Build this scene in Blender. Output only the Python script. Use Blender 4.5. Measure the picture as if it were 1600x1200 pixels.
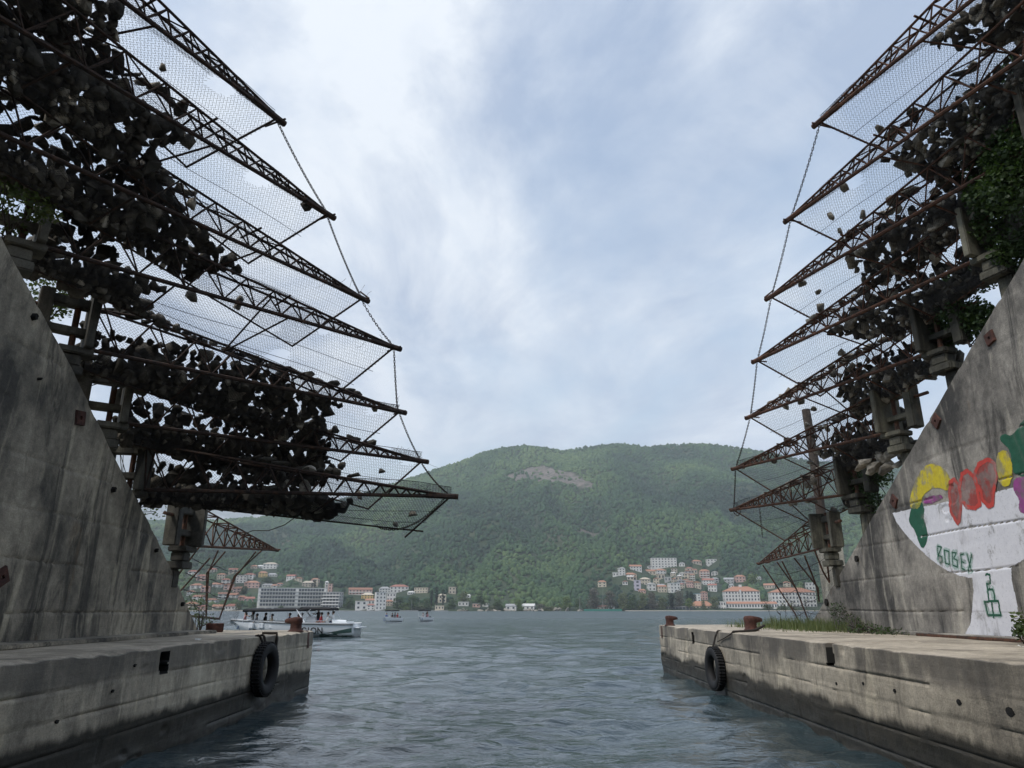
import bpy, bmesh, math, random
import numpy as np
from mathutils import Vector, Matrix, Quaternion

for o in list(bpy.data.objects):
    bpy.data.objects.remove(o)
scene = bpy.context.scene
col = scene.collection
rnd = random.Random(7)
R = math.radians

# ------------------------------------------------------------------ camera
TH, FPX, CAMZ = R(17.59), 1110.0, 2.0
cam_d = bpy.data.cameras.new('camera')
cam_d.sensor_width = 36.0
cam_d.lens = FPX / 1600 * 36
cam_d.clip_start = 0.1
cam_d.clip_end = 40000
cam = bpy.data.objects.new('camera', cam_d)
cam.location = (0, 0, CAMZ)
cam.rotation_euler = (R(90) + TH, 0, 0)
col.objects.link(cam)
scene.camera = cam

# ------------------------------------------------------------------ world
SUN_EL, SUN_AZ = R(56), R(232)      # azimuth clockwise from +Y: sun up and behind on the left
world = bpy.data.worlds.new('World')
scene.world = world
world.use_nodes = True
wn = world.node_tree.nodes
wl = world.node_tree.links
wn.clear()


def N(nodes, typ, **kw):
    n = nodes.new(typ)
    for k, v in kw.items():
        setattr(n, k, v)
    return n


out = N(wn, 'ShaderNodeOutputWorld')
sky = N(wn, 'ShaderNodeTexSky', sky_type='NISHITA')
sky.sun_disc = False
sky.sun_elevation = SUN_EL
sky.sun_rotation = SUN_AZ
sky.air_density = 1.6
sky.dust_density = 1.5
sky.ozone_density = 2.0
bg_s = N(wn, 'ShaderNodeBackground')
bg_s.inputs['Strength'].default_value = 0.13
wl.new(sky.outputs[0], bg_s.inputs['Color'])
tc = N(wn, 'ShaderNodeTexCoord')
sep = N(wn, 'ShaderNodeSeparateXYZ')
wl.new(tc.outputs['Generated'], sep.inputs[0])
zz = N(wn, 'ShaderNodeMath', operation='MAXIMUM')
zz.inputs[1].default_value = 0.0
wl.new(sep.outputs['Z'], zz.inputs[0])
zp = N(wn, 'ShaderNodeMath', operation='ADD')
zp.inputs[1].default_value = 0.22
wl.new(zz.outputs[0], zp.inputs[0])
dx = N(wn, 'ShaderNodeMath', operation='DIVIDE')
dy = N(wn, 'ShaderNodeMath', operation='DIVIDE')
wl.new(sep.outputs['X'], dx.inputs[0]); wl.new(zp.outputs[0], dx.inputs[1])
wl.new(sep.outputs['Y'], dy.inputs[0]); wl.new(zp.outputs[0], dy.inputs[1])
cmb = N(wn, 'ShaderNodeCombineXYZ')
wl.new(dx.outputs[0], cmb.inputs['X']); wl.new(dy.outputs[0], cmb.inputs['Y'])


def wnoise(scale, detail, rough, dist, offs, sx=1.0, sy=1.0):
    mp = N(wn, 'ShaderNodeMapping')
    mp.inputs['Location'].default_value = offs
    mp.inputs['Scale'].default_value = (sx, sy, 1)
    mp.inputs['Rotation'].default_value = (0, 0, 0.5)
    wl.new(cmb.outputs[0], mp.inputs['Vector'])
    n = N(wn, 'ShaderNodeTexNoise')
    n.inputs['Scale'].default_value = scale
    n.inputs['Detail'].default_value = detail
    n.inputs['Roughness'].default_value = rough
    n.inputs['Distortion'].default_value = dist
    wl.new(mp.outputs[0], n.inputs['Vector'])
    return n


n1 = wnoise(1.35, 10, 0.58, 0.35, (3.1, 1.7, 0.4), 1.0, 0.75)   # thick / thin cloud
n2 = wnoise(2.2, 11, 0.62, 0.45, (8.3, 2.2, 1.4), 1.0, 0.7)     # light and grey undersides
r1 = N(wn, 'ShaderNodeValToRGB')
r1.color_ramp.elements[0].position = 0.38; r1.color_ramp.elements[0].color = (0.30, 0.30, 0.30, 1)
r1.color_ramp.elements[1].position = 0.57; r1.color_ramp.elements[1].color = (1, 1, 1, 1)
wl.new(n1.outputs['Fac'], r1.inputs[0])
r2 = N(wn, 'ShaderNodeValToRGB')
r2.color_ramp.elements[0].position = 0.40; r2.color_ramp.elements[0].color = (0.335, 0.40, 0.52, 1)
r2.color_ramp.elements[1].position = 0.59; r2.color_ramp.elements[1].color = (0.71, 0.745, 0.785, 1)
wl.new(n2.outputs['Fac'], r2.inputs[0])
bg_c = N(wn, 'ShaderNodeBackground')
bg_c.inputs['Strength'].default_value = 1.02
wl.new(r2.outputs[0], bg_c.inputs['Color'])
mixw = N(wn, 'ShaderNodeMixShader')
wl.new(r1.outputs[0], mixw.inputs[0])
wl.new(bg_s.outputs[0], mixw.inputs[1]); wl.new(bg_c.outputs[0], mixw.inputs[2])
wl.new(mixw.outputs[0], out.inputs['Surface'])

# ------------------------------------------------------------------ sun and exposure
sun_d = bpy.data.lights.new('sun', 'SUN')
sun_d.energy = 2.0
sun_d.angle = R(9)
sun_d.color = (1.0, 0.95, 0.88)
sun = bpy.data.objects.new('sun', sun_d)
sdir = Vector((math.sin(SUN_AZ) * math.cos(SUN_EL), math.cos(SUN_AZ) * math.cos(SUN_EL), math.sin(SUN_EL)))
sun.rotation_euler = sdir.to_track_quat('Z', 'Y').to_euler()
sun.location = (0, 0, 60)
col.objects.link(sun)
vs = scene.view_settings
vs.view_transform = 'Standard'
vs.look = 'None'
vs.exposure = 0.45
vs.gamma = 1.0
vs.use_curve_mapping = False
scene.cycles.use_denoising = True
scene.cycles.denoiser = 'OPENIMAGEDENOISE'
scene.cycles.denoising_input_passes = 'RGB_ALBEDO_NORMAL'
scene.cycles.denoising_prefilter = 'ACCURATE'
scene.cycles.max_bounces = 6
scene.cycles.diffuse_bounces = 3
scene.cycles.glossy_bounces = 3
scene.cycles.volume_bounces = 1
scene.cycles.caustics_reflective = False
scene.cycles.caustics_refractive = False

# ------------------------------------------------------------------ helpers
CT, ST = math.cos(TH), math.sin(TH)


def ray(px, py):
    x, y = px - 800.0, 600.0 - py
    return Vector((x, FPX * CT - y * ST, y * CT + FPX * ST))


def atX(px, py, X):
    d = ray(px, py)
    return Vector((0, 0, CAMZ)) + d * (X / d.x)


def atY(px, py, Y):
    d = ray(px, py)
    return Vector((0, 0, CAMZ)) + d * (Y / d.y)


def atZ(px, py, Z):
    d = ray(px, py)
    return Vector((0, 0, CAMZ)) + d * ((Z - CAMZ) / d.z)


def to_px(p):
    x, y, z = p[0], p[1], p[2] - CAMZ
    zc = y * CT + z * ST
    yc = z * CT - y * ST
    return 800 + FPX * x / zc, 600 - FPX * yc / zc


def mesh(name, verts, faces, mat=None, smooth=False):
    me = bpy.data.meshes.new(name)
    me.from_pydata([tuple(v) for v in verts], [], [tuple(f) for f in faces])
    if mat is not None:
        me.materials.append(mat)
    if smooth:
        me.polygons.foreach_set('use_smooth', [True] * len(me.polygons))
    me.update()
    return me


def np_mesh(name, verts, faces, mat=None, smooth=False):
    """fast mesh from arrays; faces is an (n, k) array"""
    verts = np.asarray(verts, dtype=np.float32)
    faces = np.asarray(faces, dtype=np.int32)
    n, k = faces.shape
    me = bpy.data.meshes.new(name)
    me.vertices.add(len(verts))
    me.vertices.foreach_set('co', verts.ravel())
    me.loops.add(n * k)
    me.loops.foreach_set('vertex_index', faces.ravel())
    me.polygons.add(n)
    me.polygons.foreach_set('loop_start', np.arange(0, n * k, k, dtype=np.int32))
    me.polygons.foreach_set('loop_total', np.full(n, k, dtype=np.int32))
    if smooth:
        me.polygons.foreach_set('use_smooth', np.ones(n, dtype=bool))
    if mat is not None:
        me.materials.append(mat)
    me.update(calc_edges=True)
    me.validate()
    return me


def add(name, data, parent=None, loc=None, rot=None, scale=None):
    o = bpy.data.objects.new(name, data)
    col.objects.link(o)
    if parent is not None:
        o.parent = parent
    if loc is not None:
        o.location = loc
    if rot is not None:
        o.rotation_euler = rot
    if scale is not None:
        o.scale = scale
    return o


def tag(o, label=None, cat=None, group=None, kind=None):
    if label: o['label'] = label
    if cat: o['category'] = cat
    if group: o['group'] = group
    if kind: o['kind'] = kind
    return o


def thing(name, label, cat, loc=(0, 0, 0), rotz=0.0, group=None):
    o = add(name, None, loc=loc, rot=(0, 0, rotz))
    o.empty_display_size = 0.3
    return tag(o, label, cat, group)


def np_noise(x, y, seed=0):
    """smooth value noise on arrays, about -1..1"""
    x = np.asarray(x, float); y = np.asarray(y, float)
    xi = np.floor(x).astype(np.int64); yi = np.floor(y).astype(np.int64)
    fx = x - xi; fy = y - yi
    fx = fx * fx * (3 - 2 * fx); fy = fy * fy * (3 - 2 * fy)

    def h(a, b):
        n = (a * 374761393 + b * 668265263 + seed * 974634777) & 0x7fffffff
        n = ((n ^ (n >> 13)) * 1274126177) & 0x7fffffff
        n = n ^ (n >> 16)
        return (n & 0xffff) / 32767.5 - 1.0
    a = h(xi, yi); b = h(xi + 1, yi); c = h(xi, yi + 1); d = h(xi + 1, yi + 1)
    return (a * (1 - fx) + b * fx) * (1 - fy) + (c * (1 - fx) + d * fx) * fy


def fbm(x, y, octaves=4, seed=0):
    s, a, t = 0.0, 1.0, 0.0
    for k in range(octaves):
        s = s + a * np_noise(np.asarray(x) * 2 ** k, np.asarray(y) * 2 ** k, seed + k * 17)
        t += a
        a *= 0.5
    return s / t


# ------------------------------------------------------------------ materials
def new_mat(name, color=(0.5, 0.5, 0.5), rough=0.8, metal=0.0, spec=None):
    m = bpy.data.materials.new(name)
    m.use_nodes = True
    b = m.node_tree.nodes['Principled BSDF']
    b.inputs['Base Color'].default_value = (*color, 1)
    b.inputs['Roughness'].default_value = rough
    b.inputs['Metallic'].default_value = metal
    if spec is not None:
        b.inputs['Specular IOR Level'].default_value = spec
    return m


def nnoise(m, scale, detail=6, rough=0.6, stretch=(1, 1, 1), offset=(0, 0, 0), coord='Object', dist=0.0):
    ns, ls = m.node_tree.nodes, m.node_tree.links
    if coord == 'World':
        t = N(ns, 'ShaderNodeNewGeometry'); outp = t.outputs['Position']
    else:
        t = N(ns, 'ShaderNodeTexCoord'); outp = t.outputs[coord]
    mp = N(ns, 'ShaderNodeMapping')
    mp.inputs['Scale'].default_value = stretch
    mp.inputs['Location'].default_value = offset
    ls.new(outp, mp.inputs['Vector'])
    n = N(ns, 'ShaderNodeTexNoise')
    n.inputs['Scale'].default_value = scale
    n.inputs['Detail'].default_value = detail
    n.inputs['Roughness'].default_value = rough
    n.inputs['Distortion'].default_value = dist
    ls.new(mp.outputs[0], n.inputs['Vector'])
    return n.outputs['Fac']


def ramp(m, fac, stops):
    ns, ls = m.node_tree.nodes, m.node_tree.links
    r = N(ns, 'ShaderNodeValToRGB')
    e = r.color_ramp.elements
    e[0].position, e[0].color = stops[0][0], (*stops[0][1], 1)
    e[1].position, e[1].color = stops[-1][0], (*stops[-1][1], 1)
    for p, c in stops[1:-1]:
        q = e.new(p); q.color = (*c, 1)
    ls.new(fac, r.inputs[0])
    return r.outputs[0]


def mix(m, fac, a, b, mode='MIX'):
    ns, ls = m.node_tree.nodes, m.node_tree.links
    x = N(ns, 'ShaderNodeMix', data_type='RGBA', blend_type=mode)
    for s, v in ((0, fac), (6, a), (7, b)):
        if hasattr(v, 'is_linked') or hasattr(v, 'links'):
            ls.new(v, x.inputs[s])
        elif s == 0:
            x.inputs[0].default_value = v
        else:
            x.inputs[s].default_value = (*v, 1)
    return x.outputs[2]


def math_(m, op, a, b=0.0, c=None):
    ns, ls = m.node_tree.nodes, m.node_tree.links
    x = N(ns, 'ShaderNodeMath', operation=op)
    for k, v in enumerate((a, b) if c is None else (a, b, c)):
        if hasattr(v, 'links'):
            ls.new(v, x.inputs[k])
        else:
            x.inputs[k].default_value = v
    return x.outputs[0]


def rng(m, v, a, b, c=0.0, d=1.0, smooth=True):
    ns, ls = m.node_tree.nodes, m.node_tree.links
    x = N(ns, 'ShaderNodeMapRange')
    if smooth:
        x.interpolation_type = 'SMOOTHSTEP'
    ls.new(v, x.inputs[0])
    for k, q in zip((1, 2, 3, 4), (a, b, c, d)):
        x.inputs[k].default_value = q
    return x.outputs[0]


def set_col(m, c):
    m.node_tree.links.new(c, m.node_tree.nodes['Principled BSDF'].inputs['Base Color'])


def set_rough(m, c):
    m.node_tree.links.new(c, m.node_tree.nodes['Principled BSDF'].inputs['Roughness'])


def bump(m, h, strength=0.5, dist=0.02, prev=None):
    ns, ls = m.node_tree.nodes, m.node_tree.links
    b = N(ns, 'ShaderNodeBump')
    b.inputs['Strength'].default_value = strength
    b.inputs['Distance'].default_value = dist
    ls.new(h, b.inputs['Height'])
    if prev is not None:
        ls.new(prev, b.inputs['Normal'])
    ls.new(b.outputs[0], ns['Principled BSDF'].inputs['Normal'])
    return b.outputs[0]


def world_z(m):
    ns, ls = m.node_tree.nodes, m.node_tree.links
    g = N(ns, 'ShaderNodeNewGeometry')
    s = N(ns, 'ShaderNodeSeparateXYZ')
    ls.new(g.outputs['Position'], s.inputs[0])
    return s.outputs['Z']


def concrete(name, light=(0.33, 0.315, 0.28), mid=(0.19, 0.18, 0.16), dark=(0.075, 0.07, 0.065), tide=False, streak=1.0, warm=0.0):
    m = new_mat(name, mid, 0.9)
    blotch = nnoise(m, 0.62, 9, 0.68, stretch=(1, 1, 0.7), coord='World', offset=(3, 1, 2))
    c = ramp(m, blotch, [(0.36, dark), (0.48, mid), (0.62, light)])
    st = nnoise(m, 1.0, 9, 0.74, stretch=(1.25, 1.25, 0.24), coord='World', offset=(1, 7, 0), dist=0.9)
    sm = rng(m, st, 0.50, 0.635, 0.0, min(0.95, 0.75 * streak))
    c = mix(m, sm, c, (dark[0] * 0.8, dark[1] * 0.8, dark[2] * 0.8))
    st2 = nnoise(m, 1.0, 5, 0.6, stretch=(1.9, 1.9, 0.35), coord='World', offset=(9, 3, 5), dist=1.2)
    sm2 = rng(m, st2, 0.53, 0.68, 0.0, 0.6)
    c = mix(m, sm2, c, (min(1, light[0] * 1.25), min(1, light[1] * 1.25), min(1, light[2] * 1.2)))
    ru = nnoise(m, 0.9, 7, 0.65, stretch=(1.5, 1.5, 0.6), coord='World', offset=(20, 3, 5))
    c = mix(m, rng(m, ru, 0.60, 0.76, 0.0, 0.45 + warm), c, (0.20, 0.135, 0.075))
    fine = nnoise(m, 45, 5, 0.7, coord='World')
    c = mix(m, 0.5, c, ramp(m, fine, [(0.25, (0.25, 0.25, 0.25)), (0.75, (0.85, 0.85, 0.85))]), 'OVERLAY')
    gr = nnoise(m, 6.0, 7, 0.72, coord='World', offset=(4, 8, 2))
    c = mix(m, 0.45, c, ramp(m, gr, [(0.3, (0.22, 0.22, 0.22)), (0.7, (0.8, 0.79, 0.77))]), 'OVERLAY')
    board = nnoise(m, 1.0, 4, 0.6, stretch=(2, 1.2, 38), coord='World')
    if tide:
        z = world_z(m)
        wob = nnoise(m, 0.9, 6, 0.65, stretch=(1, 1, 0.5), coord='World', offset=(5, 5, 5))
        zz_ = math_(m, 'ADD', z, math_(m, 'MULTIPLY', math_(m, 'SUBTRACT', wob, 0.5), 0.55))
        lip = math_(m, 'MULTIPLY', rng(m, zz_, 1.02, 1.24, 0.0, 0.72), rng(m, wob, 0.38, 0.56, 0.12, 1.0))
        c = mix(m, lip, c, (dark[0] * 0.62, dark[1] * 0.63, dark[2] * 0.68))
        wet = rng(m, zz_, 0.50, 0.64, 0.97, 0.0)
        alg = ramp(m, nnoise(m, 4, 7, 0.7, coord='World'), [(0.3, (0.018, 0.017, 0.014)), (0.6, (0.045, 0.040, 0.030)), (0.8, (0.10, 0.085, 0.06))])
        c = mix(m, wet, c, alg)
        set_rough(m, rng(m, zz_, 0.1, 0.6, 0.5, 0.92))
    set_col(m, c)
    p = bump(m, fine, 0.35, 0.012)
    p = bump(m, board, 0.25, 0.012, p)
    bump(m, nnoise(m, 7, 6, 0.7, coord='World'), 0.4, 0.025, p)
    return m


def rusty(name, a=(0.030, 0.019, 0.015), b=(0.10, 0.045, 0.026), c_=(0.20, 0.085, 0.04)):
    m = new_mat(name, a, 0.85)
    n = nnoise(m, 9, 6, 0.7, coord='World')
    set_col(m, ramp(m, n, [(0.35, a), (0.55, b), (0.75, c_)]))
    bump(m, nnoise(m, 60, 4, 0.7, coord='World'), 0.4, 0.004)
    return m


M = {}
M['quay'] = concrete('quay_concrete', light=(0.48, 0.425, 0.34), mid=(0.345, 0.305, 0.243), dark=(0.15, 0.135, 0.112), tide=True, streak=0.8)
M['quay_left'] = concrete('quay_left_concrete', light=(0.58, 0.515, 0.405), mid=(0.43, 0.38, 0.30), dark=(0.21, 0.19, 0.155), tide=True, streak=0.8)
M['quay_top'] = concrete('quay_top_concrete', light=(0.48, 0.42, 0.335), mid=(0.36, 0.312, 0.245), dark=(0.19, 0.167, 0.132), streak=0.3)
M['wall_l'] = concrete('wing_wall_concrete_a', light=(0.44, 0.395, 0.315), mid=(0.24, 0.218, 0.176), dark=(0.075, 0.071, 0.063), streak=1.15, warm=0.3)
M['wall_r'] = concrete('wing_wall_concrete_b', light=(0.36, 0.335, 0.295), mid=(0.18, 0.168, 0.15), dark=(0.055, 0.053, 0.05), streak=1.1, warm=0.05)
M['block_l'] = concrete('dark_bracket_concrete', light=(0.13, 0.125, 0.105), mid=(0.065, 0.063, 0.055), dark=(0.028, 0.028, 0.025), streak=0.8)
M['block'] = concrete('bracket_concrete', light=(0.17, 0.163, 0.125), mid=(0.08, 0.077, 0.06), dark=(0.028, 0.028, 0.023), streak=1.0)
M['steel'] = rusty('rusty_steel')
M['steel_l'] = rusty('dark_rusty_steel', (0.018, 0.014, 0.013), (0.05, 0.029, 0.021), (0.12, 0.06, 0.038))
M['rust'] = rusty('red_rust', (0.035, 0.016, 0.013), (0.085, 0.034, 0.025), (0.16, 0.065, 0.042))
M['wire'] = new_mat('galvanised_wire', (0.045, 0.045, 0.047), 0.6, 0.3)
M['chain'] = rusty('chain_iron', (0.015, 0.012, 0.011), (0.04, 0.025, 0.02), (0.09, 0.05, 0.03))


def rock_mat(name, k):
    m = new_mat(name, (0.3, 0.28, 0.25), 0.92)
    a = nnoise(m, 3.0, 7, 0.65, coord='World')
    c = ramp(m, a, [(0.32, (0.055 * k, 0.05 * k, 0.043 * k)), (0.52, (0.15 * k, 0.137 * k, 0.112 * k)), (0.70, (0.34 * k, 0.31 * k, 0.26 * k))])
    c = mix(m, rng(m, nnoise(m, 1.1, 5, 0.6, coord='World', offset=(4, 4, 4)), 0.5, 0.7, 0, 0.5), c, (0.055 * k, 0.052 * k, 0.048 * k))
    set_col(m, c)
    p = bump(m, nnoise(m, 14, 8, 0.7, coord='World'), 0.7, 0.05)
    bump(m, nnoise(m, 60, 5, 0.7, coord='World'), 0.4, 0.01, p)
    return m


M['rock'] = rock_mat('dark_limestone', 0.55)
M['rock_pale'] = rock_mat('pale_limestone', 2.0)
M['rubber'] = new_mat('tyre_rubber', (0.010, 0.010, 0.011), 0.75)
M['white_gel'] = new_mat('white_gelcoat', (0.74, 0.76, 0.77), 0.22)
M['black'] = new_mat('black_canvas', (0.012, 0.012, 0.013), 0.8)
M['dark_glass'] = new_mat('window_glass', (0.035, 0.045, 0.055), 0.15)
M['chrome'] = new_mat('steel_tube', (0.6, 0.62, 0.64), 0.35, 0.7)
M['rope'] = new_mat('dark_rope', (0.03, 0.025, 0.02), 0.95)


def leaf_mat(name, a, b, c=None):
    m = new_mat(name, a, 0.6)
    n = nnoise(m, 2.2, 4, 0.6, coord='World')
    st = [(0.3, a), (0.7, b)] if c is None else [(0.3, a), (0.55, b), (0.75, c)]
    set_col(m, ramp(m, n, st))
    b_ = m.node_tree.nodes['Principled BSDF']
    ns, ls = m.node_tree.nodes, m.node_tree.links
    tr = N(ns, 'ShaderNodeBsdfTranslucent')
    tr.inputs['Color'].default_value = (b[0] * 1.6, b[1] * 1.7, b[2], 1)
    mx = N(ns, 'ShaderNodeMixShader'); mx.inputs[0].default_value = 0.25
    ls.new(b_.outputs[0], mx.inputs[1]); ls.new(tr.outputs[0], mx.inputs[2])
    ls.new(mx.outputs[0], ns['Material Output'].inputs['Surface'])
    return m


M['ivy'] = leaf_mat('ivy_leaf', (0.014, 0.032, 0.011), (0.04, 0.075, 0.02), (0.10, 0.145, 0.04))
M['shrub'] = leaf_mat('shrub_leaf', (0.03, 0.055, 0.018), (0.075, 0.11, 0.03), (0.20, 0.19, 0.04))
M['grass'] = leaf_mat('grass_blade', (0.045, 0.07, 0.022), (0.10, 0.13, 0.045), (0.22, 0.22, 0.09))
M['twig'] = new_mat('twig_bark', (0.05, 0.042, 0.035), 0.9)

# shared unit shapes -------------------------------------------------
_unit = {}


def unit_cyl(mat, n=7):
    k = ('cyl', mat, n)
    if k not in _unit:
        v, f = [], []
        for i in range(n):
            a = 2 * math.pi * i / n
            v += [(math.cos(a), math.sin(a), 0), (math.cos(a), math.sin(a), 1)]
        for i in range(n):
            j = (i + 1) % n
            f.append((2 * i, 2 * j, 2 * j + 1, 2 * i + 1))
        f.append([2 * i for i in range(n)][::-1]); f.append([2 * i + 1 for i in range(n)])
        _unit[k] = mesh('bar_' + mat, v, f, M[mat], False)
    return _unit[k]


def unit_box(mat):
    k = ('box', mat)
    if k not in _unit:
        bm = bmesh.new()
        bmesh.ops.create_cube(bm, size=1.0)
        me = bpy.data.meshes.new('box_' + mat); bm.to_mesh(me); bm.free()
        me.materials.append(M[mat])
        _unit[k] = me
    return _unit[k]


def bar(name, a, b, r, mat, parent=None, org=(0, 0, 0)):
    a, b = Vector(a), Vector(b)
    d = b - a
    o = bpy.data.objects.new(name, unit_cyl(mat))
    col.objects.link(o)
    o.rotation_mode = 'QUATERNION'
    o.rotation_quaternion = d.to_track_quat('Z', 'Y')
    o.location = a - Vector(org)
    o.scale = (r, r, d.length)
    if parent is not None:
        o.parent = parent
    return o


def bevel_box(name, size, mat, bev=0.02, seed=0, rough=0.0):
    """a bevelled block, centred in x and y, standing on z=0, its corners a little worn"""
    bm = bmesh.new()
    bmesh.ops.create_cube(bm, size=1.0)
    for v in bm.verts:
        v.co = Vector((v.co.x * size[0], v.co.y * size[1], (v.co.z + 0.5) * size[2]))
    if bev:
        bmesh.ops.bevel(bm, geom=bm.edges[:], offset=bev, segments=2, affect='EDGES')
    q = random.Random(seed)
    if rough:
        for v in bm.verts:
            v.co += Vector((q.uniform(-1, 1), q.uniform(-1, 1), q.uniform(-1, 1))) * rough
    me = bpy.data.meshes.new(name); bm.to_mesh(me); bm.free()
    me.materials.append(M[mat])
    return me


def tube_np(pts, r, n=6, closed=False):
    """verts, quads of a tube along points"""
    pts = np.asarray(pts, float)
    m = len(pts)
    tan = np.gradient(pts, axis=0) if not closed else np.roll(pts, -1, 0) - np.roll(pts, 1, 0)
    tan /= np.linalg.norm(tan, axis=1, keepdims=True) + 1e-9
    up = np.tile(np.array([0.13, 0.21, 0.97]), (m, 1))
    bad = np.abs((tan * up).sum(1)) > 0.95
    up[bad] = (1, 0.1, 0)
    s = np.cross(tan, up); s /= np.linalg.norm(s, axis=1, keepdims=True)
    t = np.cross(s, tan)
    rr = np.asarray(r, float) * np.ones(m)
    ang = np.arange(n) * 2 * math.pi / n
    v = pts[:, None, :] + rr[:, None, None] * (np.cos(ang)[None, :, None] * s[:, None, :] + np.sin(ang)[None, :, None] * t[:, None, :])
    v = v.reshape(-1, 3)
    f = []
    for i in range(m if closed else m - 1):
        i2 = (i + 1) % m
        for k in range(n):
            k2 = (k + 1) % n
            f.append((i * n + k, i * n + k2, i2 * n + k2, i2 * n + k))
    return v, np.array(f)


class MB:
    """collects pieces of one part"""
    def __init__(s):
        s.v, s.f, s.n = [], [], 0

    def add(s, v, f):
        s.v.append(np.asarray(v, float)); s.f.append(np.asarray(f) + s.n); s.n += len(v)

    def tube(s, pts, r, n=6, closed=False):
        s.add(*tube_np(pts, r, n, closed))

    def mesh(s, name, mat, smooth=False):
        return np_mesh(name, np.concatenate(s.v), np.concatenate(s.f), M[mat] if isinstance(mat, str) else mat, smooth)

# ================================================================== SETTING
QZ, QX = 1.47, 5.25                 # quay height, half width of the channel
L_END, R_END = 20.0, 26.9           # where the two quays end
LW, RW = -7.5, 8.9                  # faces of the two wing walls


_LEY = [9.2, 11.64, 12.7, 13.66, 15.08, 16.4, 17.75, 18.1]
_LEZ = [7.29, 5.8, 5.08, 4.46, 3.6, 2.64, 1.68, 1.44]


def l_edge(y):                      # sloping top edges of the wing walls
    if y < 9.2:
        return 7.29 + 0.66 * (9.2 - y)
    return float(np.interp(y, _LEY, _LEZ))


def r_edge(y):
    return 1.44 + 0.558 * (22.6 - y)


# ------------------------------------------------------------------ water
def make_water():
    ys = [-22.0]
    while ys[-1] < 835:
        y = ys[-1]
        ys.append(y + max(0.060, 0.0075 * max(0.0, y + 1)) if y > 3 else y + 0.3)
    ys = np.array(ys)
    na = 300
    a = np.linspace(-1, 1, na)
    a = np.sign(a) * (0.75 * np.abs(a) + 0.25 * np.abs(a) ** 2.2)
    X = a[None, :] * (ys[:, None] * 1.15 + 34.0)
    X = np.where(ys[:, None] < 40, a[None, :] * np.minimum(np.abs(ys[:, None]) * 1.15 + 34, 12 + 1.7 * np.maximum(ys[:, None], 0)), X)
    Y = np.repeat(ys[:, None], na, 1)
    Z = np.zeros_like(X)
    q = np.random.default_rng(3)
    sp = np.gradient(ys)[:, None]
    for k in range(44):
        lam = 0.26 * (1.075 ** k)
        ang = q.normal(-0.25, 0.65) + (math.pi if q.random() < 0.25 else 0)
        kx, ky = math.sin(ang) * 2 * math.pi / lam, math.cos(ang) * 2 * math.pi / lam
        amp = 0.0125 * lam ** 0.66 * q.uniform(0.5, 1.3)
        fade = np.clip((lam / np.maximum(sp, 1e-3) - 2.5) / 3.0, 0, 1)
        fx = 1.0 / (1 + 0.0 * X)
        ph = kx * X + ky * Y + q.uniform(0, 6.28)
        env = 0.75 + 0.5 * np_noise(X / (lam * 5) + k * 3.1, Y / (lam * 5), 90 + k)
        w = 1.6 * (1 - np.abs(np.sin(ph * 0.5))) ** 1.35 - 0.6 + 0.4 * np.sin(ph)
        Z += amp * env * fade * fx * w
    # slow patches of rough and smooth water
    Z *= 0.75 + 0.5 * np.clip(fbm(X / 7.0, Y / 11.0, 3, 5) + 0.5, 0, 1.4)
    nr = len(ys)
    idx = np.arange(nr * na).reshape(nr, na)
    f = np.stack([idx[:-1, :-1], idx[:-1, 1:], idx[1:, 1:], idx[1:, :-1]], -1).reshape(-1, 4)
    v = np.stack([X, Y, Z], -1).reshape(-1, 3)
    m = new_mat('sea_water', (0.006, 0.022, 0.026), 0.06)
    b = m.node_tree.nodes['Principled BSDF']
    b.inputs['IOR'].default_value = 1.42
    b.inputs['Specular IOR Level'].default_value = 0.72
    p = bump(m, nnoise(m, 0.55, 5, 0.6, stretch=(0.55, 1.0, 1), coord='World', dist=0.5), 0.35, 0.30)
    p = bump(m, nnoise(m, 2.4, 4, 0.6, stretch=(0.6, 1, 1), coord='World', dist=0.6), 0.6, 0.075, p)
    p = bump(m, nnoise(m, 8.5, 4, 0.6, stretch=(0.8, 1, 1), coord='World', offset=(3, 3, 3), dist=0.5), 0.5, 0.018, p)
    g = nnoise(m, 0.35, 4, 0.6, coord='World', offset=(9, 2, 1))
    set_col(m, ramp(m, g, [(0.35, (0.024, 0.042, 0.049)), (0.65, (0.046, 0.070, 0.077))]))
    gm = N(m.node_tree.nodes, 'ShaderNodeNewGeometry'); gs = N(m.node_tree.nodes, 'ShaderNodeSeparateXYZ')
    m.node_tree.links.new(gm.outputs['Position'], gs.inputs[0])
    # sheltered water in the channel, wind-roughened water out on the bay
    set_rough(m, rng(m, gs.outputs['Y'], 12.0, 220.0, 0.045, 0.34, False))
    tag(add('sea', np_mesh('sea', v, f, m, True)), kind='structure')


make_water()


# ------------------------------------------------------------------ quays
LIFTS = [0.10, 0.42, 0.76, 1.10, 1.31]


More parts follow.
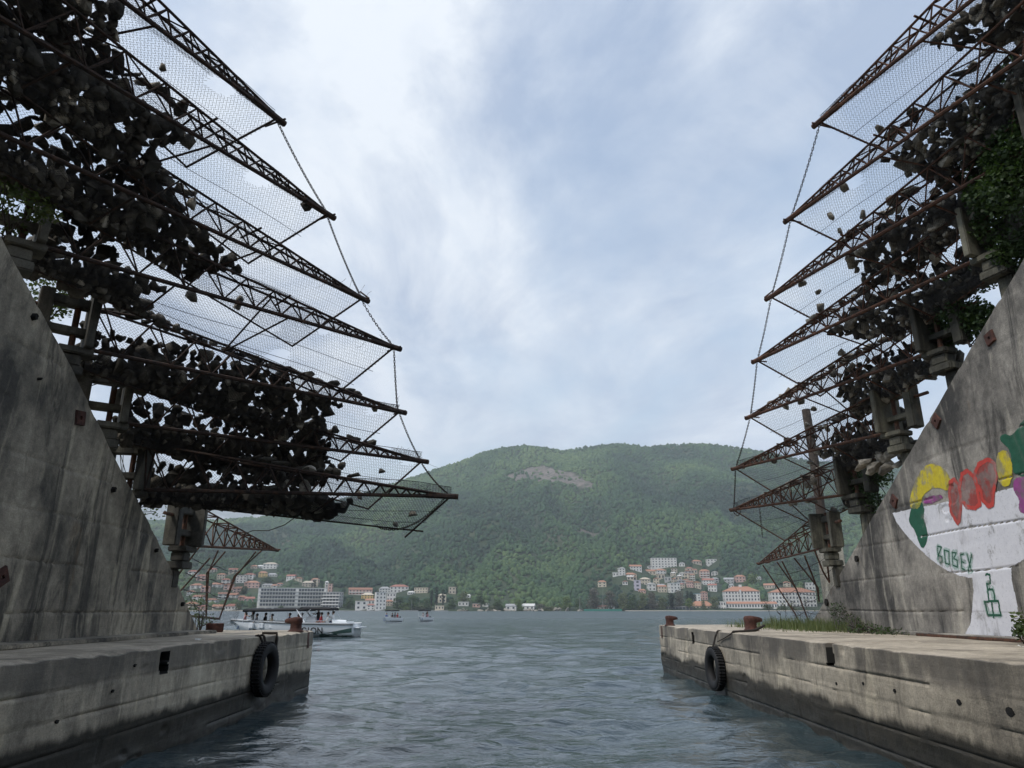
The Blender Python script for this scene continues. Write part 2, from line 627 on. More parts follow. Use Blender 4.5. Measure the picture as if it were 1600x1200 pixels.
def quay_disp(Y, Z, seed):
    """recess depth of the quay face (metres, into the concrete)"""
    d = np.full(np.shape(Y), 0.03)
    wob = 0.018 * fbm(Y * 0.8, Y * 0.0 + seed, 3, seed)
    for k, lz in enumerate(LIFTS[:4]):
        dz = Z - (lz + wob)
        keep = np_noise(Y * 0.45 + k * 7, Z * 0 + k, seed + k) > -0.45
        d = d + np.where(keep, 0.022 * np.exp(-(dz / 0.011) ** 2), 0.0)
        d = d + np.where((dz > 0) & (dz < 0.4), 0.007 * np_noise(np.floor(Y / 2.4 + k * 0.37), np.float64(k) + 0 * Y, seed + 40), 0.0)
    # upright joints between the pours, staggered from lift to lift
    for k, (za, zb_) in enumerate(zip([-1.5] + LIFTS[:4], LIFTS[:4] + [QZ])):
        per = 2.1 + 0.5 * (k % 3)
        ph = np.mod(Y + 0.9 * k + 0.31 * seed + 0.12 * np_noise(np.floor(Y / per), 0 * Y + k, seed), per) - per / 2
        d = d + np.where((Z > za) & (Z < zb_), 0.016 * np.exp(-(ph / 0.022) ** 2), 0.0)
    d = d + 0.010 * fbm(Y * 1.6, Z * 3.2, 4, seed + 3)
    # broken, washed-out foot near the water
    ero = np.clip((0.42 - Z) / 0.5, 0, 1)
    d = d + ero * (0.05 + 0.06 * fbm(Y * 1.3, Z * 3, 4, seed + 8))
    # spalled spots
    sp = fbm(Y * 1.1, Z * 2.2, 3, seed + 21)
    d = d + 0.03 * np.clip((sp - 0.42) / 0.08, 0, 1)
    return d


M['slot'] = new_mat('shaded_slot', (0.02, 0.019, 0.017), 0.95)  # near-black base colour paints the shade inside the slots


def make_quay(name, side, y_end, x_in, slots, seed, mat):
    ys = np.concatenate([np.arange(2.0, 9, 0.07), np.arange(9, y_end + 0.001, 0.045)])
    ys[-1] = y_end
    zs = np.concatenate([[-1.4, -0.7, -0.35], np.arange(-0.2, QZ - 0.05, 0.027)])
    Y, Z = np.meshgrid(ys, zs, indexing='ij')
    D = quay_disp(Y, Z, seed)
    for (sy, sz, w, h, dep) in slots:
        ins = (np.abs(Y - sy + 0.03 * np_noise(Z * 9, Z * 0, 3)) < w / 2) & (np.abs(Z - sz) < h / 2)
        D = np.where(ins, dep, D)
    # round the outer end of the pier
    endr = np.clip((Y - (y_end - 0.12)) / 0.12, 0, 1)
    D = D + 0.12 * (1 - np.sqrt(np.clip(1 - endr ** 2, 0, 1)))
    X = side * (QX + D - 0.03)
    v1 = np.stack([X, Y, Z], -1)
    ny, nz = Y.shape
    # top: from the worn edge inward
    ts = np.array([0.0, 0.02, 0.05, 0.09, 0.14, 0.22, 0.34, 0.5, 0.75, 1.1, 1.6, 2.2, 3.2, 4.6, 7.0])
    Yt, T = np.meshgrid(ys, ts, indexing='ij')
    chip = np.clip(fbm(Yt * 1.7, T * 0 + seed, 4, seed + 31) - 0.05, 0, 1) * 0.16
    edge = 0.022 * np.exp(-T / 0.04) + 0.45 * chip * np.exp(-(T / 0.12) ** 2)
    Zt = QZ - edge + 0.012 * fbm(Yt * 0.9, T * 2.2, 3, seed + 4)
    Xt = side * (np.repeat(np.abs(X[:, -1])[:, None], len(ts), 1) + T)
    v2 = np.stack([Xt, Yt, Zt], -1)
    vv = np.concatenate([v1.reshape(-1, 3), v2.reshape(-1, 3)])
    i1 = np.arange(ny * nz).reshape(ny, nz)
    i2 = np.arange(ny * len(ts)).reshape(ny, len(ts)) + ny * nz
    alli = np.concatenate([i1, i2], 1)
    f = np.stack([alli[:-1, :-1], alli[1:, :-1], alli[1:, 1:], alli[:-1, 1:]], -1)
    istop = np.zeros(f.shape[:2], bool); istop[:, nz + 1:] = True
    f = f.reshape(-1, 4)
    if side > 0:
        f = f[:, ::-1]
    n0 = len(vv)
    # plain body behind, and the seaward end face
    xo, xi = side * (QX + 0.95), side * x_in
    bx = [(xo, -14, -2.5), (xi, -14, -2.5), (xi, y_end - 0.02, -2.5), (xo, y_end - 0.02, -2.5),
          (xo, -14, QZ - 0.24), (xi, -14, QZ - 0.24), (xi, y_end - 0.02, QZ - 0.24), (xo, y_end - 0.02, QZ - 0.24)]
    near = [(side * QX, -14, -2.5), (side * QX, 2.02, -2.5), (side * QX, 2.02, QZ), (side * QX, -14, QZ), (xi, -14, QZ), (xi, 2.02, QZ)]
    endv = [(side * (QX + 0.12), y_end - 0.005, -2.5), (xi, y_end - 0.005, -2.5), (xi, y_end - 0.005, QZ - 0.03), (side * (QX + 0.12), y_end - 0.005, QZ - 0.06)]
    vv = np.concatenate([vv, np.array(bx), np.array(near), np.array(endv)])
    bf = np.array([(0, 1, 2, 3), (4, 7, 6, 5), (0, 4, 5, 1), (1, 5, 6, 2), (2, 6, 7, 3), (3, 7, 4, 0)]) + n0
    nf = np.array([(0, 1, 2, 3), (3, 2, 5, 4)]) + n0 + 8
    ef = np.array([(0, 1, 2, 3)]) + n0 + 14
    me = np_mesh(name, vv, np.concatenate([f, bf, nf, ef]), M[mat], True)
    me.set_sharp_from_angle(angle=R(42))
    me.materials.append(M['quay_top'])
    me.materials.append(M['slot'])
    mi = np.zeros(len(me.polygons), np.int32)
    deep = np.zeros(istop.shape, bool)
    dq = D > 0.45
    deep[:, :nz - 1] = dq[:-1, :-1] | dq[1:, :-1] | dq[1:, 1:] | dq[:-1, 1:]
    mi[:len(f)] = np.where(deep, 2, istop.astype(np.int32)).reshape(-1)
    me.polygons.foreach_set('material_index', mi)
    o = add(name, me)
    return o


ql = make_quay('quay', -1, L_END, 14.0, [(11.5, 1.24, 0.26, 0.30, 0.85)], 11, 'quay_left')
tag(ql, 'low grey concrete quay left of the channel with a big tyre on it', 'quay')
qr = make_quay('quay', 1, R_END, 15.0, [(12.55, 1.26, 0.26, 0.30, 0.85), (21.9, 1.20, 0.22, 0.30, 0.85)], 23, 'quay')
tag(qr, 'low tan concrete quay on the right side of the channel with two bollards', 'quay')


# ------------------------------------------------------------------ wing walls
WLIFT = [1.95, 2.72, 3.50, 4.25, 5.05, 5.85, 6.6, 7.4, 8.2, 9.0, 9.8, 10.6]


def wall_disp(Y, Z, seed):
    d = np.full(np.shape(Y), 0.012)
    wob = 0.03 * fbm(Y * 0.5, Y * 0 + seed, 3, seed)
    for k, lz in enumerate(WLIFT):
        dz = Z - (lz + wob * (1 if k % 2 else -1))
        keep = np_noise(Y * 0.5 + k * 5, Z * 0 + k, seed + k) > -0.3
        d = d + np.where(keep, 0.022 * np.exp(-(dz / 0.02) ** 2), 0)
        d = d + np.where((dz > 0) & (dz < 0.78), 0.006 * np_noise(np.float64(k) * 3.3 + 0 * Y, 0 * Y, seed + 5), 0)
    d = d + 0.007 * fbm(Y * 1.3, Z * 2.6, 4, seed + 2)
    d = d + 0.02 * np.clip((fbm(Y * 0.9, Z * 1.2, 4, seed + 9) - 0.45) / 0.06, 0, 1)
    return d


def make_wall(name, side, x, y0, y1, edge, seed, mat, thick):
    ys = np.concatenate([np.arange(y0, y1, 0.05), [y1]])
    u = np.linspace(0, 1, 130)
    Y = np.repeat(ys[:, None], 130, 1)
    top = np.array([edge(y) for y in ys]) + 0.035 * fbm(ys * 1.2, ys * 0 + 1, 4, seed)
    top = np.maximum(top, QZ + 0.02)
    zb = QZ - 0.05
    Z = zb + (top - zb)[:, None] * u[None, :]
    D = wall_disp(Y, Z, seed)
    v1 = np.stack([x + side * D, Y, Z], -1)
    ny, nz = Y.shape
    ts = np.array([0.03, 0.08, 0.2, 0.5, thick])
    T = np.repeat(ts[None, :], ny, 0)
    Yt = np.repeat(ys[:, None], len(ts), 1)
    Zt = top[:, None] - 0.02 * np.exp(-T / 0.05) + 0.035 + 0.012 * fbm(Yt * 2, T * 3, 3, seed + 3)
    v2 = np.stack([x + side * (D[:, -1:] + T), Yt, Zt], -1)
    alli = np.concatenate([np.arange(ny * nz).reshape(ny, nz), np.arange(ny * len(ts)).reshape(ny, -1) + ny * nz], 1)
    f = np.stack([alli[:-1, :-1], alli[1:, :-1], alli[1:, 1:], alli[:-1, 1:]], -1).reshape(-1, 4)
    if side > 0:
        f = f[:, ::-1]
    vv = np.concatenate([v1.reshape(-1, 3), v2.reshape(-1, 3)])
    n0 = len(vv)
    xb = x + side * thick
    yb = -14.0
    zt0, ztb = edge(y0), edge(yb)
    ext = [(x + side * 0.012, yb, zb), (x + side * 0.012, y0 + 0.004, zb), (x + side * 0.012, y0 + 0.004, zt0), (x + side * 0.012, yb, ztb),
           (xb, yb, zb), (xb, y1, zb), (xb, y1, QZ + 0.05), (xb, y0, zt0), (xb, yb, ztb)]
    vv = np.concatenate([vv, np.array(ext)])
    q = np.array([(0, 1, 2, 3), (3, 2, 7, 8), (4, 8, 7, 5), (5, 7, 6, 6)]) + n0
    q2 = q[:3]
    me = np_mesh(name, vv, np.concatenate([f, q2]), M[mat], True)
    me.set_sharp_from_angle(angle=R(42))
    return add(name, me)


wl_ = make_wall('wing_wall', -1, LW, 7.5, 18.05, l_edge, 51, 'wall_l', 1.3)
tag(wl_, 'stained dark concrete wing wall with a sloping top on the left quay', 'wall')
wr_ = make_wall('wing_wall', 1, RW, 9.0, 22.6, r_edge, 77, 'wall_r', 1.3)
tag(wr_, 'streaked concrete wing wall with graffiti and a sloping top on the right quay', 'wall')


# low footing along each wall
for par, x, side, w, y0, y1, mt in ((wl_, LW, -1, 0.62, 2.0, 17.6, 'wall_l'), (wr_, RW, 1, 0.42, 2.0, 17.0, 'wall_r')):
    fm = bevel_box('footing', (w, y1 - y0, 0.075), mt, 0.02, 6, 0.0)
    add('footing', fm, par, (x - side * (w / 2 - 0.015), (y0 + y1) / 2, QZ - 0.01))

# paint on the right wall -------------------------------------------------
def inside(poly, px, py):
    c = np.zeros(px.shape, bool)
    n = len(poly)
    for i in range(n):
        x0, y0 = poly[i]; x1, y1 = poly[i - 1]
        cond = ((y0 > py) != (y1 > py))
        xx = (x1 - x0) * (py - y0) / (y1 - y0 + 1e-12) + x0
        c ^= cond & (px < xx)
    return c


def seg_dist(pl, px, py):
    d = np.full(px.shape, 1e9)
    for (x0, y0), (x1, y1) in zip(pl[:-1], pl[1:]):
        ex, ey = x1 - x0, y1 - y0
        t = np.clip(((px - x0) * ex + (py - y0) * ey) / (ex * ex + ey * ey + 1e-12), 0, 1)
        d = np.minimum(d, np.hypot(px - x0 - t * ex, py - y0 - t * ey))
    return d


def wall_yz(pts):
    r = [atX(px, py, RW) for px, py in pts]
    return [(p.y, p.z) for p in r]


def chaikin(p, closed=True, it=2):
    for _ in range(it):
        q = []
        n = len(p)
        for i in range(n if closed else n - 1):
            a, b = p[i], p[(i + 1) % n]
            q += [(a[0] * .75 + b[0] * .25, a[1] * .75 + b[1] * .25), (a[0] * .25 + b[0] * .75, a[1] * .25 + b[1] * .75)]
        p = q if closed else [p[0]] + q + [p[-1]]
    return p


def paint_mat(name, colr, cover=0.75):
    m = new_mat(name, colr, 0.75)
    g = ramp(m, nnoise(m, 1.1, 6, 0.65, coord='World'), [(0.35, (0.12, 0.115, 0.105)), (0.65, (0.30, 0.285, 0.26))])
    n = nnoise(m, 2.3, 8, 0.72, stretch=(1, 1, 0.8), coord='World', offset=(2, 8, 1))
    fac = rng(m, n, 0.62 - 0.32 * cover, 0.74 - 0.32 * cover, 0.25, 1.0)
    c = mix(m, fac, g, colr)
    sp = nnoise(m, 30, 4, 0.7, coord='World')
    c = mix(m, rng(m, sp, 0.60, 0.68, 0, 0.55), c, (0.16, 0.15, 0.14))
    st = nnoise(m, 1.0, 6, 0.7, stretch=(2.2, 2.2, 0.4), coord='World', offset=(7, 1, 3), dist=0.8)
    c = mix(m, rng(m, st, 0.52, 0.68, 0, 0.42), c, (0.19, 0.175, 0.16))
    c = mix(m, 0.4, c, ramp(m, nnoise(m, 9, 6, 0.7, coord='World'), [(0.3, (0.25, 0.25, 0.25)), (0.7, (0.75, 0.75, 0.75))]), 'OVERLAY')
    set_col(m, c)
    bump(m, sp, 0.3, 0.01)
    return m


PAINT = {'white': paint_mat('white_wall_paint', (0.74, 0.74, 0.78), 0.93), 'yellow': paint_mat('yellow_spray', (0.62, 0.50, 0.025), 0.62),
         'red': paint_mat('red_spray', (0.55, 0.06, 0.045), 0.8), 'redfill': paint_mat('red_brown_spray', (0.33, 0.055, 0.045), 0.55),
         'green': paint_mat('green_spray', (0.012, 0.10, 0.055), 0.9), 'purple': paint_mat('purple_spray', (0.30, 0.06, 0.24), 0.65),
         'pale_green': paint_mat('pale_green_mist', (0.42, 0.58, 0.50), 0.4)}


def paint(name, colr, poly=None, strokes=None, width=0.03, lift=0.005, seed=0, cell=0.0145, smooth=True, rag=0.02):
    """a thin coat that follows the wall surface"""
    pts = poly if poly is not None else [p for s in strokes for p in s]
    yz = wall_yz(pts)
    ylo, yhi = min(p[0] for p in yz) - width, max(p[0] for p in yz) + width
    zlo, zhi = min(p[1] for p in yz) - width, max(p[1] for p in yz) + width
    ys = np.arange(ylo, yhi + cell, cell); zs = np.arange(zlo, zhi + cell, cell)
    if len(ys) < 2 or len(zs) < 2:
        return
    Y, Z = np.meshgrid(ys, zs, indexing='ij')
    Yc, Zc = Y[:-1, :-1] + cell / 2, Z[:-1, :-1] + cell / 2
    jy = Yc + rag * fbm(Yc * 9, Zc * 9, 3, seed); jz = Zc + rag * fbm(Yc * 9, Zc * 9, 3, seed + 5)
    if poly is not None:
        pp = chaikin(yz) if smooth else yz
        ok = inside(pp, jy, jz)
    else:
        d = np.full(Yc.shape, 1e9)
        for s in strokes:
            d = np.minimum(d, seg_dist(wall_yz(s), jy, jz))
        ok = d < width
    ok &= Zc < np.array([r_edge(y) for y in Yc[:, 0]])[:, None] - 0.1
    X = RW + wall_disp(Y, Z, 77) - lift
    idx = np.arange(Y.size).reshape(Y.shape)
    f = np.stack([idx[:-1, :-1], idx[1:, :-1], idx[1:, 1:], idx[:-1, 1:]], -1)[ok]
    if len(f) == 0:
        return
    used, inv = np.unique(f.ravel(), return_inverse=True)
    v = np.stack([X, Y, Z], -1).reshape(-1, 3)[used]
    me = np_mesh(name, v, inv.reshape(-1, 4)[:, ::-1], PAINT[colr], True)
    return add(name, me, wr_)


W = [(1394, 802), (1420, 796), (1470, 786), (1530, 775), (1600, 758), (1680, 740), (1680, 852), (1600, 874), (1580, 886), (1581, 905), (1588, 940),
     (1598, 985), (1602, 994), (1509, 994), (1508, 990), (1515, 977), (1519, 950), (1521, 920), (1519, 903), (1500, 900), (1480, 892), (1455, 875), (1430, 852), (1410, 830), (1400, 815)]
paint('white_paint', 'white', W, smooth=False, rag=0.015)
YA = [(1420, 795), (1423, 770), (1432, 745), (1445, 728), (1458, 723), (1472, 730), (1482, 742), (1488, 757), (1481, 768), (1470, 763), (1458, 762), (1448, 768), (1440, 778), (1436, 795)]
paint('yellow_arch', 'yellow', YA, lift=0.008, seed=1)
paint('purple_patch', 'purple', [(1441, 778), (1470, 772), (1474, 780), (1444, 790)], lift=0.008, seed=2)
GC = [(1421, 802), (1427, 784), (1439, 783), (1445, 795), (1442, 808), (1447, 825), (1450, 838), (1446, 853), (1440, 858), (1435, 846), (1430, 832), (1422, 820), (1419, 810)]
paint('green_cloud', 'green', GC, lift=0.008, seed=3)
R1_ = [(1482, 770), (1484, 753), (1491, 749), (1498, 757), (1501, 775), (1501, 795), (1499, 812), (1496, 818), (1488, 805), (1483, 790)]
R2_ = [(1499, 762), (1503, 741), (1512, 736), (1522, 745), (1526, 760), (1529, 775), (1531, 787), (1524, 794), (1510, 792), (1502, 780)]
R3_ = [(1523, 742), (1529, 726), (1543, 718), (1554, 724), (1557, 745), (1552, 770), (1551, 788), (1545, 791), (1536, 782), (1532, 765), (1526, 755)]
for k, p in enumerate((R1_, R2_, R3_)):
    paint('red_blob', 'redfill', p, lift=0.0085 + 0.001 * k, seed=10 + k)
    paint('red_outline', 'red', None, [[*p, p[0]]], width=0.042, lift=0.0125 + 0.001 * k, seed=20 + k)
paint('yellow_blob', 'yellow', [(1556, 714), (1562, 704), (1575, 703), (1582, 728), (1581, 752), (1570, 763), (1562, 756), (1556, 740)], lift=0.008, seed=4)
paint('green_blob', 'green', [(1578, 702), (1566, 692), (1561, 684), (1569, 678), (1580, 682), (1588, 672), (1598, 655), (1650, 632), (1650, 738), (1585, 746), (1581, 725)], lift=0.009, seed=5)
paint('purple_blob', 'purple', [(1582, 753), (1592, 744), (1650, 738), (1650, 800), (1601, 806), (1590, 796), (1593, 780), (1584, 770)], lift=0.0075, seed=6)


def zp(*p):
    return [(1400 + x / 8, 840 + y / 8) for x, y in p]


LET = [zp((520, 105), (526, 275)), zp((520, 105), (568, 118), (545, 190), (528, 225), (575, 238), (580, 300), (552, 312)),
       zp((605, 155), (660, 172), (668, 335), (620, 320), (605, 155)),
       zp((700, 185), (752, 190), (722, 262), (765, 285), (768, 370), (712, 345), (700, 185)),
       zp((844, 203), (808, 213), (816, 275), (824, 385), (858, 402)), zp((818, 298), (848, 312)),
       zp((885, 205), (945, 425)), zp((945, 210), (900, 430))]
MIST = {'pale_green': None}
PAINT['mist'] = paint_mat('pale_green_overspray', (0.44, 0.55, 0.52), 0.75)
paint('overspray', 'mist', None, LET, width=0.05, lift=0.0075, cell=0.0145, rag=0.05, seed=90)
paint('overspray', 'mist', None, [zp((1150, 570), (1150, 690)), zp((1200, 640), (1240, 788)), zp((1108, 800), (1148, 968), (1308, 965))], width=0.05, lift=0.0075, cell=0.0145, rag=0.05, seed=91)
for k, s in enumerate(LET):
    paint('letter_stroke', 'green', None, [s], width=0.0145, lift=0.0095 + 0.0012 * (k % 3), cell=0.0105, rag=0.004, seed=30 + k)
FIG = [zp((1122, 470), (1130, 458), (1170, 460), (1180, 570), (1135, 575), (1148, 650), (1150, 690), (1160, 788)),
       zp((1148, 650), (1175, 643), (1210, 650), (1228, 700), (1240, 788)),
       zp((1108, 800), (1280, 790), (1308, 965), (1148, 968), (1108, 800)), zp((1195, 795), (1220, 1000))]
for k, s in enumerate(FIG):
    paint('drawn_line', 'green', None, [s], width=0.019, lift=0.0095 + 0.0012 * k, cell=0.0125, rag=0.005, seed=50 + k)


# rusted anchor plates and tie holes
def plate_mesh():
    bm = bmesh.new()
    s, t = 0.5, 0.06
    ring_o = [(-s, -s), (s, -s), (s, s), (-s, s)]
    h = 0.17
    ring_i = [(h * math.cos(a), h * math.sin(a)) for a in [R(225), R(315), R(45), R(135)]]
    vo = [bm.verts.new((0, a, b)) for a, b in ring_o]; vf = [bm.verts.new((t * 2.2, a * 0.92, b * 0.92)) for a, b in ring_o]
    vi = [bm.verts.new((t * 2.2, a, b)) for a, b in ring_i]; vd = [bm.verts.new((-0.2, a, b)) for a, b in ring_i]
    for i in range(4):
        j = (i + 1) % 4
        bm.faces.new((vo[i], vo[j], vf[j], vf[i])); bm.faces.new((vf[i], vf[j], vi[j], vi[i])); bm.faces.new((vi[i], vi[j], vd[j], vd[i]))
    bm.faces.new(vd)
    bmesh.ops.recalc_face_normals(bm, faces=bm.faces[:])
    me = bpy.data.meshes.new('anchor_plate'); bm.to_mesh(me); bm.free(); me.materials.append(M['rust'])
    return me


PLATE = plate_mesh()
for (px, py, s, rz) in ((1547, 528, 0.24, 12), (1463, 658, 0.26, 40), (1397, 783, 0.26, 50)):
    p = atX(px, py, RW)
    add('anchor_plate', PLATE, wr_, (RW + 0.012, p.y, p.z), (R(rz), 0, math.pi), (0.3, s, s))
for (px, py, s, rz) in ((125, 653, 0.26, 8), (2, 902, 0.26, 30)):
    p = atX(px, py, LW)
    add('anchor_plate', PLATE, wl_, (LW - 0.012, p.y, p.z), (R(rz), 0, 0), (0.3, s, s))
M['hole'] = new_mat('deep_hole', (0.012, 0.011, 0.010), 1.0)


def lug_mesh():
    bm = bmesh.new()
    bmesh.ops.create_cone(bm, cap_ends=True, segments=9, radius1=0.5, radius2=0.42, depth=0.6)
    q = random.Random(3)
    for v in bm.verts:
        v.co += Vector((q.uniform(-.08, .08), q.uniform(-.08, .08), q.uniform(-.05, .05)))
    me = bpy.data.meshes.new('tie_stub'); bm.to_mesh(me); bm.free(); me.materials.append(M['hole'])
    return me


LUG = lug_mesh()
for (px, py, s) in ((1340, 873, 0.13), (1293, 941, 0.16), (1360, 700, 0.05), (1356, 790, 0.05)):
    p = atX(px, py, RW)
    add('tie_stub', LUG, wr_, (RW - 0.01, p.y, p.z), (0, R(90), 0), (s * 1.3, s, 0.15))
for (px, py, s) in ((52, 495, 0.10), (60, 592, 0.04), (176, 765, 0.09), (243, 860, 0.07), (284, 944, 0.08), (228, 998, 0.07)):
    p = atX(px, py, LW)
    add('tie_stub', LUG, wl_, (LW + 0.01, p.y, p.z), (0, R(90), 0), (s * 1.3, s, 0.15))
for (px, py, s) in ((1308, 1068, 0.05), (1350, 1068, 0.05), (1399, 1079, 0.05), (1500, 1097, 0.07), (1580, 1112, 0.10)):
    p = atX(px, py, QX)
    add('tie_stub', LUG, qr, (QX + 0.02, p.y, p.z), (0, R(90), 0), (s, s * 1.3, 0.12))
for (px, py, s) in ((210, 1040, 0.05), (175, 1080, 0.05), (88, 1128, 0.05)):
    p = atX(px, py, -QX)
    add('tie_stub', LUG, ql, (-QX - 0.02, p.y, p.z), (0, R(90), 0), (s, s * 1.3, 0.12))


# ------------------------------------------------------------------ hillside and tunnel portal that the channel comes out of
def hillside(side, x, edge, y1):
    ys = np.linspace(-30, y1, 50)
    ts = np.array([0, 1.5, 4, 8, 14, 22, 34])
    Y, T = np.meshgrid(ys, ts, indexing='ij')
    Z = np.array([edge(y) for y in ys])[:, None] - 0.9 + 0.16 * T + 0.5 * fbm(Y * 0.3, T * 0.3, 4, 6)
    Z = np.maximum(Z, -2.0 + 0 * Z)
    v = np.stack([x + side * T, Y + T * 0.1, Z], -1).reshape(-1, 3)
    idx = np.arange(Y.size).reshape(Y.shape)
    f = np.stack([idx[:-1, :-1], idx[1:, :-1], idx[1:, 1:], idx[:-1, 1:]], -1).reshape(-1, 4)
    m = new_mat('stony_slope', (0.12, 0.11, 0.08), 0.95)
    set_col(m, ramp(m, nnoise(m, 0.8, 8, 0.7, coord='World'), [(0.35, (0.03, 0.045, 0.018)), (0.6, (0.16, 0.145, 0.11))]))
    tag(add('hillside', np_mesh('hillside', v, f if side < 0 else f[:, ::-1], m, True)), kind='structure')


hillside(-1, LW - 1.32, l_edge, 24.0)
hillside(1, RW + 1.32, r_edge, 29.0)
TZ = 10.5
pv = [(LW + 0.02, -6, -2.5), (LW + 0.02, -6, TZ), (RW - 0.02, -6, TZ), (RW - 0.02, -6, -2.5),
      (LW + 0.02, -30, -2.5), (LW + 0.02, -30, TZ), (RW - 0.02, -30, TZ), (RW - 0.02, -30, -2.5),
      (-20, -6.0, TZ + 0.02), (22, -6.0, TZ + 0.02), (22, -30, TZ + 14), (-20, -30, TZ + 14)]
pf = [(0, 4, 5, 1), (1, 5, 6, 2), (2, 6, 7, 3), (4, 7, 6, 5), (8, 9, 10, 11)]
tag(add('tunnel', mesh('tunnel', pv, pf, M['wall_l'])), kind='structure')

# ------------------------------------------------------------------ far hills
RIDGE_PX = [(-900, 800), (-500, 790), (-200, 800), (0, 815), (150, 818), (330, 816), (400, 812), (440, 806), (500, 793), (560, 776), (620, 757), (640, 750), (690, 733), (720, 724), (750, 711),
            (785, 702), (820, 699), (850, 702), (880, 707), (905, 703), (935, 699), (965, 696.5), (990, 698), (1012, 701), (1035, 698), (1060, 696.5), (1090, 696), (1125, 698),
            (1160, 703), (1200, 709), (1260, 722), (1330, 728), (1450, 735), (1600, 750), (2000, 790), (2600, 800)]
_ra, _re = [], []
for px_, py_ in RIDGE_PX:
    d_ = ray(px_, py_)
    _ra.append(d_.x / d_.y); _re.append(d_.z / d_.y)
_ra, _re = np.array(_ra), np.array(_re)
YS, YR = 800.0, 2300.0


def terr(X, Y):
    X = np.asarray(X, float); Y = np.asarray(Y, float)
    a = X / Y
    E = np.interp(a, _ra, _re)
    Hr = E * YR
    t = (Y - YS) / (YR - YS)
    tc_ = np.clip(t, 0, 1)
    s = tc_ ** 1.32
    s = np.where(t > 1, 1 - 0.22 * (t - 1), s)
    z = Hr * s
    env = np.clip(tc_ * (1 - tc_) * 4, 0, 1)
    gul = np.abs(fbm(a * 9 + 0.4 * fbm(a * 4, t * 3, 2, 3), t * 2.2, 3, 14))
    z = z - env * 100 * gul + env * 30
    z = z + env * 16 * fbm(X / 160, Y / 160, 4, 8)
    z = z + 2.2 * np.clip(t / 0.004, 0, 1) - 1.2 * (1 - np.clip(t / 0.002, 0, 1))
    return z + CAMZ * tc_


def terr1(x, y):
    return float(terr(np.array([x]), np.array([y]))[0])


def ground_hit(px, py):
    d = ray(px, py)
    lo = None
    for k in range(700):
        Y = 803.0 + k * 2.0
        s = Y / d.y
        if terr1(d.x * s, Y) >= CAMZ + d.z * s:
            return Vector((d.x * s, Y, terr1(d.x * s, Y)))
    return Vector((d.x * 2000 / d.y, 2000, CAMZ + d.z * 2000 / d.y))


def hill_mat():
    m = new_mat('wooded_slope', (0.05, 0.07, 0.03), 0.95)
    n = nnoise(m, 0.012, 8, 0.65, coord='World')
    c = ramp(m, n, [(0.35, (0.022, 0.040, 0.020)), (0.55, (0.040, 0.062, 0.026)), (0.75, (0.085, 0.095, 0.045))])
    ns, ls = m.node_tree.nodes, m.node_tree.links
    at = N(ns, 'ShaderNodeAttribute', attribute_name='bare')
    rk = ramp(m, nnoise(m, 0.07, 8, 0.75, coord='World'), [(0.38, (0.05, 0.065, 0.035)), (0.5, (0.16, 0.135, 0.115)), (0.7, (0.25, 0.21, 0.185))])
    c = mix(m, at.outputs['Fac'], c, rk)
    set_col(m, c)
    bump(m, nnoise(m, 0.12, 7, 0.7, coord='World'), 0.8, 6.0)
    return m


# bare limestone patches, in photo pixels -> masks over slope coordinates
SCREE = [(785, 745), (800, 737), (825, 730), (850, 728), (880, 735), (905, 745), (930, 757), (925, 762), (890, 758), (850, 753), (810, 752)]
_sc = []


def bare_mask(X, Y, Z):
    zc = Y * CT + (Z - CAMZ) * ST
    yc = (Z - CAMZ) * CT - Y * ST
    px = 800 + FPX * X / zc; py = 600 - FPX * yc / zc
    jx = px + 7 * fbm(X / 40, Y / 40, 3, 61); jy = py + 4 * fbm(X / 40, Y / 40, 3, 62)
    m = inside(SCREE, jx, jy).astype(float)
    m = np.maximum(m, 0.55 * np.clip((fbm(X / 60, Y / 60, 4, 33) - 0.18) / 0.2, 0, 1) * np.exp(-((px - 930) / 70) ** 2 - ((py - 835) / 20) ** 2) * 1.6)
    m = np.maximum(m, 0.6 * np.exp(-((px - 450) / 14) ** 2 - ((py - 846) / 8) ** 2))
    return np.clip(m, 0, 1)


def make_hill():
    a = np.linspace(-1.5, 1.6, 320)
    t = np.linspace(0, 1, 190)
    Yr = 797 + (2750 - 797) * (0.35 * t + 0.65 * t ** 1.6)
    Y = np.repeat(Yr[:, None], len(a), 1)
    X = a[None, :] * Y
    Z = terr(X, Y)
    Z[0] = -3
    bare = bare_mask(X, Y, Z)
    idx = np.arange(X.size).reshape(X.shape)
    f = np.stack([idx[:-1, :-1], idx[:-1, 1:], idx[1:, 1:], idx[1:, :-1]], -1).reshape(-1, 4)
    me = np_mesh('hill', np.stack([X, Y, Z], -1).reshape(-1, 3), f, hill_mat(), True)
    at = me.attributes.new('bare', 'FLOAT', 'POINT')
    at.data.foreach_set('value', bare.ravel().astype(np.float32))
    tag(add('hill', me), kind='structure')


make_hill()


